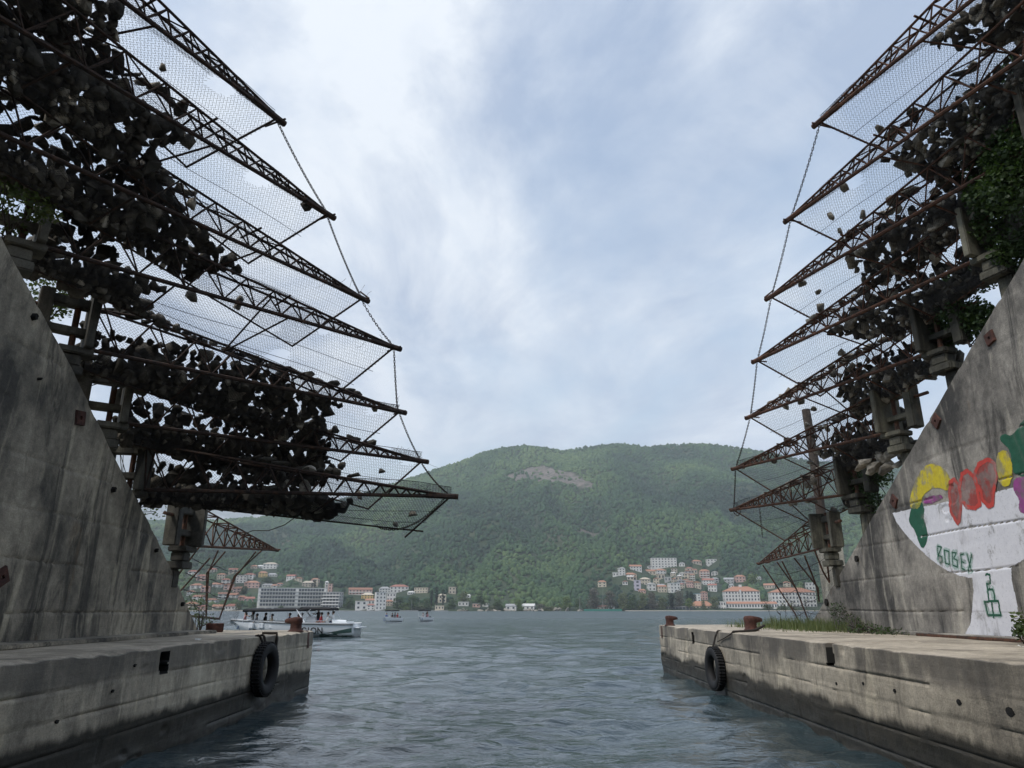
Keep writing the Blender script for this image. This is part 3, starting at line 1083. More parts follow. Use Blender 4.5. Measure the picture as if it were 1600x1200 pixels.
def make_mountain():
    prof = [(-400, 720), (-100, 715), (60, 705), (130, 698), (170, 692), (205, 688), (235, 700), (262, 716), (300, 735), (350, 752), (420, 768), (500, 776), (600, 790), (760, 806), (1000, 830)]
    pa, pe = [], []
    for px_, py_ in prof:
        d_ = ray(px_, py_)
        pa.append(d_.x / d_.y); pe.append(d_.z / d_.y)
    a = np.linspace(-1.4, 0.25, 260)
    t = np.linspace(0, 1.25, 60)
    Y = np.repeat((5200 + 2600 * t)[:, None], len(a), 1)
    X = a[None, :] * Y
    H = np.interp(a, pa, pe)[None, :] * 7800 + 25 * fbm(a * 60, a * 0, 4, 2)[None, :]
    tt = np.repeat(t[:, None], len(a), 1)
    s = np.where(tt > 1, 1 - 0.5 * (tt - 1), np.clip(tt, 0, 1) ** 1.25)
    Z = H * s - np.clip(tt * (1 - tt) * 4, 0, 1) * 220 * np.abs(fbm(a[None, :] * 22, tt * 3, 4, 5)) + 60 * fbm(X / 400, Y / 400, 4, 9) * np.clip(tt * (1.0 - tt) * 4, 0, 1)
    idx = np.arange(X.size).reshape(X.shape)
    f = np.stack([idx[:-1, :-1], idx[:-1, 1:], idx[1:, 1:], idx[1:, :-1]], -1).reshape(-1, 4)
    m = new_mat('bare_limestone_mountain', (0.2, 0.2, 0.19), 0.95)
    set_col(m, ramp(m, nnoise(m, 0.004, 8, 0.7, coord='World'), [(0.4, (0.08, 0.10, 0.06)), (0.6, (0.30, 0.29, 0.28))]))
    tag(add('mountain', np_mesh('mountain', np.stack([X, Y, Z], -1).reshape(-1, 3), f, m, True)), kind='structure')


make_mountain()

# ------------------------------------------------------------------ air
hz = new_mat('air', (1, 1, 1))
hn, hl = hz.node_tree.nodes, hz.node_tree.links
hn.clear()
ho = N(hn, 'ShaderNodeOutputMaterial')
hv = N(hn, 'ShaderNodeVolumePrincipled')
hv.inputs['Color'].default_value = (0.86, 0.92, 1.0, 1)
hv.inputs['Density'].default_value = 0.00013
hv.inputs['Anisotropy'].default_value = 0.1
hl.new(hv.outputs[0], ho.inputs['Volume'])
hb = unit_box('hole').copy()
hb.materials.clear(); hb.materials.append(hz)
tag(add('haze', hb, None, (-1500, 4000, 1023), None, (26000, 9600, 2054)), 'pale blue haze over the bay and hills', None, None, 'stuff')

# ================================================================== CAMOUFLAGE GATES
SL, SR = 1.0714, 1.072
# hinge (x, y, height over the eye), tip (x, y, height); first pass measured with the walls at -7.0 and 8.3
LA = [((-7, 4.75, 8.0), (-3.97, 10.29, 8.0)), ((-7, 6.13, 7.05), (-3.4, 11.8, 7.05)), ((-7, 7.94, 6.1), (-3.03, 13.5, 6.1)),
      ((-7, 9.5, 5.16), (-2.37, 13.84, 5.16)), ((-7, 11.07, 4.1), (-2.38, 15.0, 4.1)), ((-7, 12.5, 3.21), (-1.98, 16.0, 3.21)),
      ((-7, 13.5, 2.17), (-1.16, 14.4, 2.17)), ((-7, 15.7, 1.31), (-6.77, 20.97, 1.62))]
RA = [((8.3, 6.1, 9.1), (5.99, 11.8, 9.1)), ((8.3, 7.6, 8.05), (5.98, 13.65, 8.05)), ((8.3, 9.54, 7.0), (6.05, 15.4, 7.0)),
      ((8.3, 11.4, 5.95), (6.11, 16.9, 5.95)), ((8.3, 13.3, 4.87), (6.39, 18.65, 4.95)), ((8.3, 15.3, 3.72), (6.46, 20.5, 3.9)),
      ((8.3, 17.5, 2.70), (6.85, 22.3, 2.95)), ((8.3, 19.2, 1.56), (8.54, 25.3, 1.5))]


ORD = SHORT = ['topmost', 'second highest', 'third highest', 'fourth highest', 'fifth highest', 'third lowest', 'second lowest', 'lowest']


class Arm:
    pass


def make_arm(side, i):
    a = Arm()
    k = SL if side < 0 else SR
    h, t = (LA if side < 0 else RA)[i]
    a.h = Vector((h[0] * k, h[1] * k, CAMZ + h[2] * k)); a.t = Vector((t[0] * k, t[1] * k, CAMZ + t[2] * k))
    d = a.t - a.h
    a.L = d.length
    a.u = d.normalized()
    uh = Vector((d.x, d.y, 0)).normalized()
    a.n = Vector((-uh.y, uh.x, 0)) if side < 0 else Vector((uh.y, -uh.x, 0))
    a.w, a.sh, a.dr = 1.28, 0.86, 1.07
    if i == 6:
        a.dr = 0.62 if side < 0 else 1.0
    if i == 7:
        a.w, a.dr, a.sh = (0.10, 2.0, 1.5) if side < 0 else (0.5, 2.3, 0.9)
    a.side, a.i = side, i
    return a


def A_(a, t):
    return a.h + a.u * (a.L * t)


def ht(a, t):
    h0 = 0.86 if a.i < 7 else 0.80
    return h0 * max(0.0, 1 - t * 1.04) + 0.03


def wd(a, t):
    return 0.52 * max(0.0, 1 - t) + 0.03


def B_(a, t, s):
    return A_(a, t) + Vector((0, 0, ht(a, t))) + a.n * (s * wd(a, t) * 0.5)


def bot(a, t):
    # the net frame widens and drops from the hinge to the tip
    w = a.w * (0.28 + 0.72 * t) if a.i < 7 else a.w
    d = (a.dr * (0.26 + 0.74 * t) if a.i < 6 else 0.20 + (a.dr - 0.20) * t) if a.i < 7 else a.dr
    return a.h + a.u * ((a.L - a.sh) * t) + a.n * w - Vector((0, 0, d))


def surf(a, t, v):
    """camouflage net: v=0 bottom rail, 0.62 beside the lower chord, 1 above the outer top chord"""
    b = bot(a, t)
    m = A_(a, t) + a.n * (0.30 * (1 - t) + 0.05)
    top = B_(a, t, 1) + Vector((0, 0, 0.13 + 0.09 * math.sin(t * 9 + a.i)))  + a.n * 0.06
    if v < 0.62:
        q = v / 0.62
        p = b.lerp(m, q)
        sag = 0.07 * math.sin(math.pi * q)
        return p - Vector((0, 0, sag))
    q = (v - 0.62) / 0.38
    return m.lerp(top, q) + a.n * 0.05 * math.sin(math.pi * q)


ARMS = {}


def rock_meshes(n=18):
    res = []
    q = random.Random(21)
    for k in range(n):
        bm = bmesh.new()
        sx, sy, sz = q.uniform(0.95, 1.25), q.uniform(0.85, 1.1), q.uniform(0.65, 0.95)
        for _ in range(q.randint(12, 20)):
            d = Vector((q.gauss(0, 1), q.gauss(0, 1), q.gauss(0, 1))).normalized() * q.uniform(0.82, 1.08)
            # push points towards a box so that faces come out broad and flat
            mxc = max(abs(d.x), abs(d.y), abs(d.z))
            d = d.lerp(d / mxc, 0.35)
            bm.verts.new((d.x * sx, d.y * sy, d.z * sz))
        r = bmesh.ops.convex_hull(bm, input=bm.verts[:])
        bmesh.ops.delete(bm, geom=[v for v in bm.verts if not v.link_faces], context='VERTS')
        bmesh.ops.dissolve_limit(bm, angle_limit=R(14), verts=bm.verts[:], edges=bm.edges[:])
        bmesh.ops.triangulate(bm, faces=bm.faces[:])
        for v in bm.verts:
            v.co *= q.uniform(0.965, 1.03)
        me = bpy.data.meshes.new('rock'); bm.to_mesh(me); bm.free()
        me.materials.append(M['rock'])
        res.append(me)
    return res


ROCKM = rock_meshes()
NR = len(ROCKM)
for m_ in list(ROCKM):          # the same shapes in naturally paler stone, its colour also standing in for sunlight
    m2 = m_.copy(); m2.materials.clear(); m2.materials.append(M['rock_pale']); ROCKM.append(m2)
ROCKS = []     # (pos, scale3, euler, mesh index, arm key)


def build_arm(side, i):
    a = make_arm(side, i)
    ARMS[(side, i)] = a
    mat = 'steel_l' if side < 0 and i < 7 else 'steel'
    lbl = ('%s rusty lattice arm of the %s gate' % (SHORT[i], 'left' if side < 0 else 'right'))
    extra = {(-1, 0): ' with only bare netting near its tip', (-1, 6): ' and reaching furthest over the water', (-1, 7): ' with an empty frame hanging below',
             (1, 7): ' with a net of bars hanging below', (1, 0): ' above the ivy'}.get((side, i), ' with stones on its net')
    root = thing('gate_arm', lbl + extra, 'gate arm', a.h, 0, 'camouflage gate arms on the %s side' % ('left' if side < 0 else 'right'))
    O = a.h
    rc = 0.040 if i < 7 else 0.032
    # chords
    bar('lower_chord', A_(a, -0.0), A_(a, 1.0), rc, mat, root, O)
    bar('upper_chord', B_(a, 0, -1), B_(a, 0.97, -1), rc * 0.62, mat, root, O)
    bar('upper_chord', B_(a, 0, 1), B_(a, 0.97, 1), rc * 0.62, mat, root, O)
    # plated nose and crosspin at the tip
    bar('nose_plate', A_(a, 0.90) + Vector((0, 0, 0.02)), A_(a, 1.012), rc * 1.55, mat, root, O)
    tip = A_(a, 1.0)
    bar('tip_pin', tip - a.n * 0.10 + Vector((0, 0, 0.02)), tip + a.n * (0.42 if i not in (2,) else 0.2) + Vector((0, 0, 0.05 if i not in (2,) else 0.26)), 0.020, mat, root, O)
    # lattice: bays shrink towards the tip
    nb = 13 if i < 7 else 12
    st = [0.0]
    step = 1.0
    for k in range(nb):
        st.append(st[-1] + step); step *= 0.87
    st = [s / st[-1] * 0.93 for s in st]
    rb = 0.0155
    for k in range(nb):
        t0, t1 = st[k], st[k + 1]
        tm = (t0 + t1) / 2
        for s in (-1, 1):
            bar('brace', A_(a, tm), B_(a, t0, s), rb, mat, root, O)
            if t1 < 0.9:
                bar('brace', A_(a, tm), B_(a, t1, s), rb, mat, root, O)
        if k < nb - 3:
            bar('strut', B_(a, t0, -1), B_(a, t0, 1), rb, mat, root, O)
            bar('strut', B_(a, t0, -1 if k % 2 else 1), B_(a, t1, 1 if k % 2 else -1), rb * 0.9, mat, root, O)
    # end frame at the hinge
    for s in (-1, 1):
        bar('end_post', A_(a, 0.0), B_(a, 0, s), 0.024, mat, root, O)
    # net frame
    if i < 7:
        bar('net_rail', bot(a, 0.0), bot(a, 1.0) + (a.u * 0.25 if (side, i) == (-1, 6) else a.u * 0.0), 0.019, mat, root, O)
        e = bot(a, 1.0)
        bar('net_end_bar', A_(a, 0.985), e + (e - A_(a, 1)).normalized() * (0.3 if (side, i) == (-1, 6) else 0.02), 0.022, mat, root, O)
        for t, tb in ((0.60, 0.56), (0.62, 0.56), (0.30, 0.28)):
            bar('net_stay', A_(a, t) if t != 0.60 else B_(a, t - 0.03, 1), bot(a, tb), 0.019, mat, root, O)
        bar('net_stay', B_(a, 0.6, -1) - a.n * 0.12, B_(a, 0.6, 1) + a.n * 0.28, 0.022, mat, root, O)
        for q in (0.22, 0.40):
            mb = MB()
            pts = [surf(a, t, q) + Vector((0, 0, -0.012)) + Vector((0, 0, 0.03 * math.sin(t * 11 + i + q * 9))) for t in np.linspace(0.0, 1.0, 28)]
            mb.tube([tuple(p - O) for p in pts], 0.006, 4)
            add('net_wire', mb.mesh('net_wire', 'wire'), root)
        mb = MB()
        pts = [surf(a, t, 1.0) for t in np.linspace(0.0, 0.985, 40)]
        mb.tube([tuple(p - O) for p in pts], 0.007, 4)
        add('net_wire', mb.mesh('net_edge_wire', 'wire'), root)
    else:
        # lowest arms: a bent hanging frame of bars
        sx = Vector((0, 0, 0))
        if side < 0:
            px = [((409, 860), (366, 900), (343, 966)), ((400, 862), (368, 901), (343, 966)), ((352, 862), (323, 896), (322, 963)), ((341, 860), (326, 893), (322, 963)), ((318, 846), (262, 920), (258, 950)), ((328, 872), (285, 920), (270, 935))]
            tt = (0.86, 0.86, 0.5, 0.5, 0.18, 0.3)
            dep = [A_(a, t).y for t in tt]
            for q, dd in zip(px, dep):
                p = [atY(*w, dd + 0.15 * kk) for kk, w in enumerate(q)]
                for p0, p1 in zip(p[:-1], p[1:]):
                    bar('hanging_bar', p0, p1, 0.021, mat, root, O)
            r0 = [atY(250, 958, a.h.y), atY(343, 967, dep[0] + 0.3)]
            bar('bottom_rail', r0[0], r0[1], 0.03, mat, root, O)
            wires = [[(300, 872), (340, 885), (372, 893)], [(290, 895), (330, 905), (362, 912)], [(285, 920), (325, 925), (355, 935)], [(282, 942), (322, 944), (348, 950)]]
            wd_ = [a.h.y + 0.5, a.h.y + 2.2, dep[0]]
        else:
            px = [((1192, 883), (1243, 960), (1248, 972)), ((1214, 878), (1244, 920), (1264, 972)), ((1222, 877), (1245, 922), (1264, 972)), ((1241, 872), (1278, 918), (1280, 940)), ((1257, 868), (1276, 916), (1280, 940)), ((1272, 858), (1286, 893), (1296, 910)), ((1291, 861), (1294, 893), (1296, 910))]
            tt = (0.97, 0.75, 0.7, 0.45, 0.3, 0.1, 0.02)
            dep = [A_(a, t).y for t in tt]
            for q, dd in zip(px, dep):
                p = [atY(*w, dd + 0.1 * kk) for kk, w in enumerate(q)]
                for p0, p1 in zip(p[:-1], p[1:]):
                    bar('hanging_bar', p0, p1, 0.026, mat, root, O)
            wires = [[(1296, 863), (1275, 880), (1230, 897), (1200, 893)], [(1299, 890), (1280, 897), (1235, 908), (1212, 910)], [(1282, 925), (1270, 930), (1242, 922), (1224, 929)], [(1280, 932), (1262, 940), (1238, 948)], [(1282, 958), (1258, 955), (1240, 962)]]
            wd_ = [a.h.y + 0.3, a.h.y + 2.0, dep[1], dep[0]]
        for w in wires:
            p = [atY(*q, wd_[min(k, len(wd_) - 1)]) for k, q in enumerate(w)]
            pts = []
            for p0, p1 in zip(p[:-1], p[1:]):
                pts += [p0.lerp(p1, s) + Vector((0, 0, -0.05 * math.sin(math.pi * s))) for s in np.linspace(0, 1, 6, endpoint=False)]
            pts.append(p[-1])
            mb = MB(); mb.tube([tuple(q - O) for q in pts], 0.010, 4)
            add('net_wire', mb.mesh('net_wire', 'wire'), root)
    # chain-link net
    c = 0.062
    tmax = 0.985 if i < 7 else 0.80
    vmax = 1.0 if i < 7 else 0.6
    wid = 2.15 if i < 7 else 2.0
    nc = int(a.L * tmax / c); nv = int(wid * vmax / (c * 0.5))
    T = np.linspace(0.0, tmax, nc)
    V = np.linspace(0.0, vmax, nv + 1)
    q = np.random.default_rng(100 + i + (50 if side > 0 else 0))
    # surface sampled on a grid, then read bilinearly
    gt, gv = np.linspace(0, 1, 41), np.linspace(0, 1, 22)
    G = np.array([[tuple(surf(a, t, v) - O) for v in gv] for t in gt])
    G += (fbm(gt[:, None] * 5 + i * 3 + side, gv[None, :] * 4, 3, 44)[:, :, None] * 0.06) * np.array(a.n)[None, None, :]

    def S(t, v):
        ft = np.clip(t, 0, 0.9999) * 40; fv = np.clip(v, 0, 0.9999) * 21
        i0 = ft.astype(int); j0 = fv.astype(int)
        x = (ft - i0)[..., None]; y = (fv - j0)[..., None]
        return G[i0, j0] * (1 - x) * (1 - y) + G[i0 + 1, j0] * x * (1 - y) + G[i0, j0 + 1] * (1 - x) * y + G[i0 + 1, j0 + 1] * x * y
    alt = np.where(np.arange(nv + 1) % 2 == 0, -0.5, 0.5) * (tmax / nc) * 0.96
    TT = T[:, None] + alt[None, :]
    VV = np.repeat(V[None, :], nc, 0)
    P = S(TT, VV) + q.normal(0, 0.0025, (nc, nv + 1, 3))
    p0, p1 = P[:, :-1].reshape(-1, 3), P[:, 1:].reshape(-1, 3)
    tm_, vm_ = TT[:, :-1].ravel(), VV[:, :-1].ravel()
    keep = np.ones(len(p0), bool)
    if i == 7:
        keep &= q.random(len(p0)) < 0.93
    for _ in range(3):                      # torn places
        ct, cv = q.uniform(0.45, 0.98), q.choice([0.0, 0.2, 0.62, 0.95])
        rt_, rv_ = q.uniform(0.012, 0.035), q.uniform(0.05, 0.12)
        keep &= ((tm_ - ct) / rt_) ** 2 + ((vm_ - cv) / rv_) ** 2 > 1 + 0.5 * q.random(len(p0))
    p0, p1 = p0[keep], p1[keep]
    d = p1 - p0; d /= np.linalg.norm(d, axis=1, keepdims=True)
    s = np.cross(d, np.array([0.3, 0.2, 0.93])); s /= np.linalg.norm(s, axis=1, keepdims=True)
    w = np.cross(d, s)
    r = 0.0032
    vs_ = []
    for e in (p0, p1):
        for k in range(3):
            an = k * 2.0944
            vs_.append(e + r * (math.cos(an) * s + math.sin(an) * w))
    ns_ = len(p0)
    v = np.stack(vs_, 1).reshape(-1, 3)
    b = np.arange(ns_)[:, None] * 6
    f = np.concatenate([np.concatenate([b + k, b + (k + 1) % 3, b + 3 + (k + 1) % 3, b + 3 + k], 1) for k in range(3)])
    nt = add('wire_net', np_mesh('wire_net', v, f, M['wire']), root)
    nt['kind'] = 'stuff'
    return a, root


for i in range(8):
    build_arm(-1, i)
for i in range(8):
    build_arm(1, i)


# ------------------------------------------------------------------ stones lying on the nets
def t_for_px(a, xb, v=0.35):
    best, bt = 1e9, 0.5
    for t in np.linspace(0, 1, 101):
        x, _ = to_px(surf(a, t, v))
        if abs(x - xb) < best:
            best, bt = abs(x - xb), t
    return bt


# (pixel column where the heap ends, density, second layer share, stones along the truss top up to t)
HEAP_L = [(175, 1.0, 0.5, 0.42), (325, 1.0, 0.5, 0.55), (385, 0.9, 0.4, 0.45), (255, 1.0, 0.45, 0.4), (525, 1.1, 0.45, 0.86), (560, 1.1, 0.5, 0.82), (540, 1.0, 0.45, 0.66)]
HEAP_R = [(1470, 0.8, 0.3, 0.30), (1395, 0.8, 0.3, 0.62), (1345, 0.7, 0.25, 0.7), (1335, 0.7, 0.25, 0.8), (1312, 0.75, 0.25, 0.85), (1300, 0.6, 0.2, 0.7), (1325, 0.6, 0.2, 0.62)]


def put_rock(a, t, v, r, out, q, slab=False, loose=False):
    p = surf(a, t, v)
    e = 1e-2
    du = surf(a, min(1, t + e), v) - surf(a, max(0, t - e), v)
    dv = surf(a, t, min(1, v + e)) - surf(a, t, max(0, v - e))
    nn = du.cross(dv).normalized()
    if nn.dot(a.n + Vector((0, 0, 1))) < 0:
        nn = -nn
    p = p + nn * (r * 0.72 + out)
    sc = (r * q.uniform(0.9, 1.25), r * q.uniform(0.8, 1.1), r * q.uniform(0.7, 1.0))
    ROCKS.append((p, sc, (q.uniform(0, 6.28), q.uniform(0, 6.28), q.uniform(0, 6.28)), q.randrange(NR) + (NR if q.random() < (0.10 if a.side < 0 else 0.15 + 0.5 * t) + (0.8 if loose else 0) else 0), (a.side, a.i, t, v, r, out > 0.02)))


for side, heap in ((-1, HEAP_L), (1, HEAP_R)):
    for i, (xb, dens, lay2, ttop) in enumerate(heap):
        a = ARMS[(side, i)]
        q = random.Random(500 + i * 7 + side)
        te = t_for_px(a, xb)
        placed = []
        for _ in range(int(5600 * dens)):
            t = q.uniform(-0.02, te + 0.05); v = q.uniform(0.01, (0.96 if i < 4 else 0.86) if side < 0 else 0.84)
            edge_t = te * (0.86 + 0.22 * float(np_noise(v * 5.0, i * 3.3 + side, 4))) - (0.10 * v if side < 0 else 0) - max(0.0, v - 0.62) * (0.55 if i not in (4, 5) else 0.25) * te
            if t > edge_t + 0.04 * q.random():
                continue
            r = q.choice((0.07, 0.09, 0.10, 0.12, 0.14, 0.17, 0.21)) * (1.12 if side < 0 else 0.95)
            x, y = t * a.L, v * 2.9
            if any((x - X) ** 2 + (y - Y) ** 2 < ((0.68 if side < 0 else 0.71) * (r + RR)) ** 2 for X, Y, RR in placed):
                continue
            placed.append((x, y, r))
            put_rock(a, t, v, r, 0.0, q)
            if q.random() < lay2:
                put_rock(a, min(1, t + q.uniform(-.02, .02)), min(0.98, max(0, v + q.uniform(-.04, .05))), r * q.uniform(0.7, 1.05), r * 1.35, q)
        # the ledge of stones along the outer top chord
        x = 0.0
        while x < ttop * a.L:
            r = q.uniform(0.08, 0.15)
            t = x / a.L
            if q.random() < (0.9 if side < 0 else 0.75):
                p = B_(a, t, 1) + Vector((0, 0, 0.10 + 0.05 * q.random())) + a.n * q.uniform(0.0, 0.2)
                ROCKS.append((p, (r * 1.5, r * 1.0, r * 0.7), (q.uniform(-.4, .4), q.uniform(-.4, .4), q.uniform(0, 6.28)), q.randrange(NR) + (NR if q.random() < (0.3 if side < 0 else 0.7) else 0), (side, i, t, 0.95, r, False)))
            x += r * 1.7
        # a few stones left alone further out
        for _ in range((2 if side < 0 else 6) if i not in (0,) else 1):
            t = q.uniform(te + 0.02, min(0.95, te + 0.45))
            put_rock(a, t, q.choice((0.06, 0.12, 0.3, 0.45, 0.6)), q.uniform(0.07, 0.13), 0.0, q, False, True)

cam_p = Vector((0, 0, CAMZ))


def rock_size(rk):
    p = rk[0]
    x, y = to_px(p)
    ins = (-15 < x < 1615) and (-15 < y < 1215)
    s = max(rk[1]) / (p - cam_p).length
    out_pen = 0.55 if rk[0] is None else 1.0
    return (s if ins else s * 0.05)


order = sorted(range(len(ROCKS)), key=lambda k: -rock_size(ROCKS[k]))
PICK = set(order[:300])
for k in sorted(PICK):
    p, sc, eu, mi, key = ROCKS[k]
    o = add('rock', ROCKM[mi], None, p, eu, sc)
    s_ = 'left' if key[0] < 0 else 'right'
    te_ = {True: HEAP_L, False: HEAP_R}[key[0] < 0][key[1]][0]
    tq = key[2] / max(0.05, t_for_px(ARMS[key[:2]], te_))
    where = 'by the hinge' if tq < 0.35 else 'midway' if tq < 0.72 else 'at the heap end' if tq < 1.1 else 'far out'
    high = 'low on' if key[3] < 0.25 else 'mid-height on' if key[3] < 0.5 else 'high on' if key[3] < 0.9 else 'along the top of'
    size = 'large' if key[4] > 0.18 else 'mid-sized' if key[4] > 0.13 else 'small'
    if key[5]:
        size += ' upper-layer'
    tag(o, '%s rock %s, %s the %s %s net' % (('pale ' if mi >= NR else 'dark ') + size, where, high, ORD[key[1]], s_), 'rock', 'rocks on the %s net of the %s gate' % (ORD[key[1]], s_))
rv = [(np.array([tuple(v.co) for v in m_.vertices]), np.array([tuple(p_.vertices) for p_ in m_.polygons])) for m_ in ROCKM]
from mathutils import Euler
vs_, fs_, ms_, off = [], [], [], 0
for k in range(len(ROCKS)):
    if k in PICK:
        continue
    p, sc, eu, mi, key = ROCKS[k]
    v, f = rv[mi]
    mt = np.array(Euler(eu).to_matrix())
    vs_.append((v * np.array(sc)) @ mt.T + np.array(p)); fs_.append(f + off); off += len(v)
    ms_ += [1 if mi >= NR else 0] * len(f)
rub = np_mesh('rock_rubble', np.concatenate(vs_), np.concatenate(fs_), M['rock'])
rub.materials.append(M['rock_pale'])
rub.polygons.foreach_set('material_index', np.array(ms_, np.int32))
tag(add('rock_rubble', rub), 'smaller limestone rubble heaped on the nets of the gate arms', 'rubble', None, 'stuff')
print('rocks', len(ROCKS))


# ------------------------------------------------------------------ hinge brackets and root slabs
def bracket(a):
    sd = a.side
    u = Vector((a.u.x, a.u.y, 0)).normalized()
    rz = math.atan2(u.y, u.x)
    s_ = 'left' if sd < 0 else 'right'
    q = random.Random(a.i * 5 + (3 if sd < 0 else 90))
    root = thing('hinge_bracket', 'concrete hinge bracket of the %s arm on the %s wall' % (ORD[a.i], s_), 'bracket', a.h, rz, 'concrete hinge brackets on the %s wall' % s_)
    mt = Matrix.Rotation(rz, 3, 'Z')
    back = lambda d, z, y=0.0: (-d, y, z)
    hgt = ht(a, 0)

    def blk(name, size, loc, bev=0.02):
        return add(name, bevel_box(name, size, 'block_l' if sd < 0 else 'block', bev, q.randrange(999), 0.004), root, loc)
    blk('post', (0.22, 0.30, hgt + 0.12), back(0.80, -0.06))
    blk('upper_beam', (0.66, 0.20, 0.17), back(0.43, hgt * 0.80))
    blk('lower_beam', (0.66, 0.20, 0.14), back(0.43, hgt * 0.22))
    def lbar(name, p, q_, r):
        bar(name, p, q_, r, 'steel').parent = root
    lbar('pin', (-0.30, 0, -0.30), (-0.30, 0, hgt + 0.1), 0.055)
    blk('cap_block', (0.56, 0.42, 0.12), back(0.24, -0.16))
    blk('neck_block', (0.34, 0.30, 0.20), back(0.30, -0.37))
    blk('base_block', (0.50, 0.40, 0.16), back(0.33, -0.54))
    # the corbel that stands on the sloping wall top
    pw = a.h - u * 0.55
    e = (l_edge(pw.y) if sd < 0 else r_edge(pw.y))
    zc = e - a.h.z
    if zc < -0.6:
        blk('corbel', (0.30, 0.30, -0.545 - zc + 0.30), back(0.42, zc - 0.30, 0.12 if sd < 0 else -0.12), 0.03)
    lbar('anchor_rod', (-0.88, 0, hgt * 0.72), (-1.25, 0, hgt * 0.72), 0.04)


def slab(a, root):
    u = Vector((a.u.x, a.u.y, 0)).normalized()
    rz = math.atan2(u.y, u.x)
    big = a.i in (7,) or a.side > 0
    w = 0.62 if not big else 0.78
    if a.side < 0 and a.i == 7:
        w = 0.75
    o = add('root_slab', bevel_box('root_slab', (0.13, w, ht(a, 0) + 0.14), 'block_l' if a.side < 0 else 'block', 0.015, a.i, 0.004), root, Vector((0, 0, -0.04)) - u * 0.07, (0, 0, rz))
    return o


roots = [o for o in scene.objects if o.name.startswith('gate_arm')]
for r_ in roots:
    for key, a in ARMS.items():
        if (Vector(r_.location) - a.h).length < 1e-3:
            slab(a, r_)
            bracket(a)


# ------------------------------------------------------------------ chains
def link_mesh():
    pts = []
    for k in range(12):
        an = 2 * math.pi * k / 12
        pts.append((0.018 * math.cos(an), 0, 0.030 * math.sin(an) + (0.014 if math.sin(an) > 0.2 else -0.014 if math.sin(an) < -0.2 else 0)))
    return tube_np(pts, 0.0075, 5, True)


LV, LF = link_mesh()


def chain(name, p0, p1, sag, label, group=None):
    p0, p1 = Vector(p0), Vector(p1)
    L = (p1 - p0).length
    n = int(L * 1.03 / 0.062)
    mb = MB()
    ts = np.linspace(0, 1, n + 1)
    pts = [p0.lerp(p1, t) + Vector((0, 0, -4 * sag * t * (1 - t))) for t in ts]
    for k in range(n):
        d = pts[k + 1] - pts[k]
        qn = d.to_track_quat('Z', 'Y')
        m3 = np.array((qn.to_matrix() @ Matrix.Rotation(R(90) * (k % 2) + 0.3, 3, 'Z')))
        mid = np.array((pts[k] + pts[k + 1]) / 2)
        mb.add(LV @ m3.T + mid - np.array(p0), LF)
    o = add(name, mb.mesh(name, 'chain', True), None, p0)
    return tag(o, label, 'chain', group)


for side in (-1, 1):
    s_ = 'left' if side < 0 else 'right'
    for i in range(6):
        a, b = ARMS[(side, i)], ARMS[(side, i + 1)]
        chain('chain', A_(a, 0.985) - Vector((0, 0, 0.05)), A_(b, 0.975) + Vector((0, 0, 0.07)), 0.06 if side < 0 else 0.05,
              'rusty chain hanging from the tip of the %s %s gate arm' % (ORD[i], s_), 'tip chains on the %s gate' % s_)
a = ARMS[(-1, 6)]
chain('chain', A_(a, 0.97), bot(a, 0.86), 0.28, 'slack rusty chain looped under the furthest-reaching left gate arm')
a = ARMS[(1, 6)]
chain('chain', A_(a, 0.99), A_(a, 0.90) - a.n * 0.02 + Vector((0, 0, -0.06)), 0.18, 'short slack chain looped at the tip of the seventh right gate arm')
chain('chain', A_(a, 0.72) - Vector((0, 0, 0.05)), A_(a, 0.72) - Vector((0, 0, 0.95)), 0.0, 'loose chain end hanging free below the seventh right gate arm')

# torn wire tangles at some tips
for (side, i, n, label) in ((-1, 2, 9, 'left'), (-1, 3, 6, 'left'), (-1, 4, 6, 'left'), (-1, 5, 14, 'left'), (-1, 6, 9, 'left'), (1, 2, 3, 'right'), (1, 6, 5, 'right')):
    a = ARMS[(side, i)]
    q = random.Random(i * 3 + side)
    mb = MB()
    for _ in range(n):
        p = A_(a, q.uniform(0.86, 0.99)) + a.n * q.uniform(0, 0.12)
        pts = [p]
        d = Vector((q.uniform(-.6, .6), q.uniform(-.6, .6), q.uniform(0.1, 1.2)))
        for _k in range(6):
            d = (d + Vector((q.uniform(-1, 1), q.uniform(-1, 1), q.uniform(-1, .8))) * 0.6).normalized()
            pts.append(pts[-1] + d * q.uniform(0.04, 0.09))
        mb.tube([tuple(x - a.h) for x in pts], 0.0035, 3)
    rt = [o for o in scene.objects if o.name.startswith('gate_arm') and (Vector(o.location) - a.h).length < 1e-3][0]
    add('torn_wire', mb.mesh('torn_wire', 'wire'), rt)

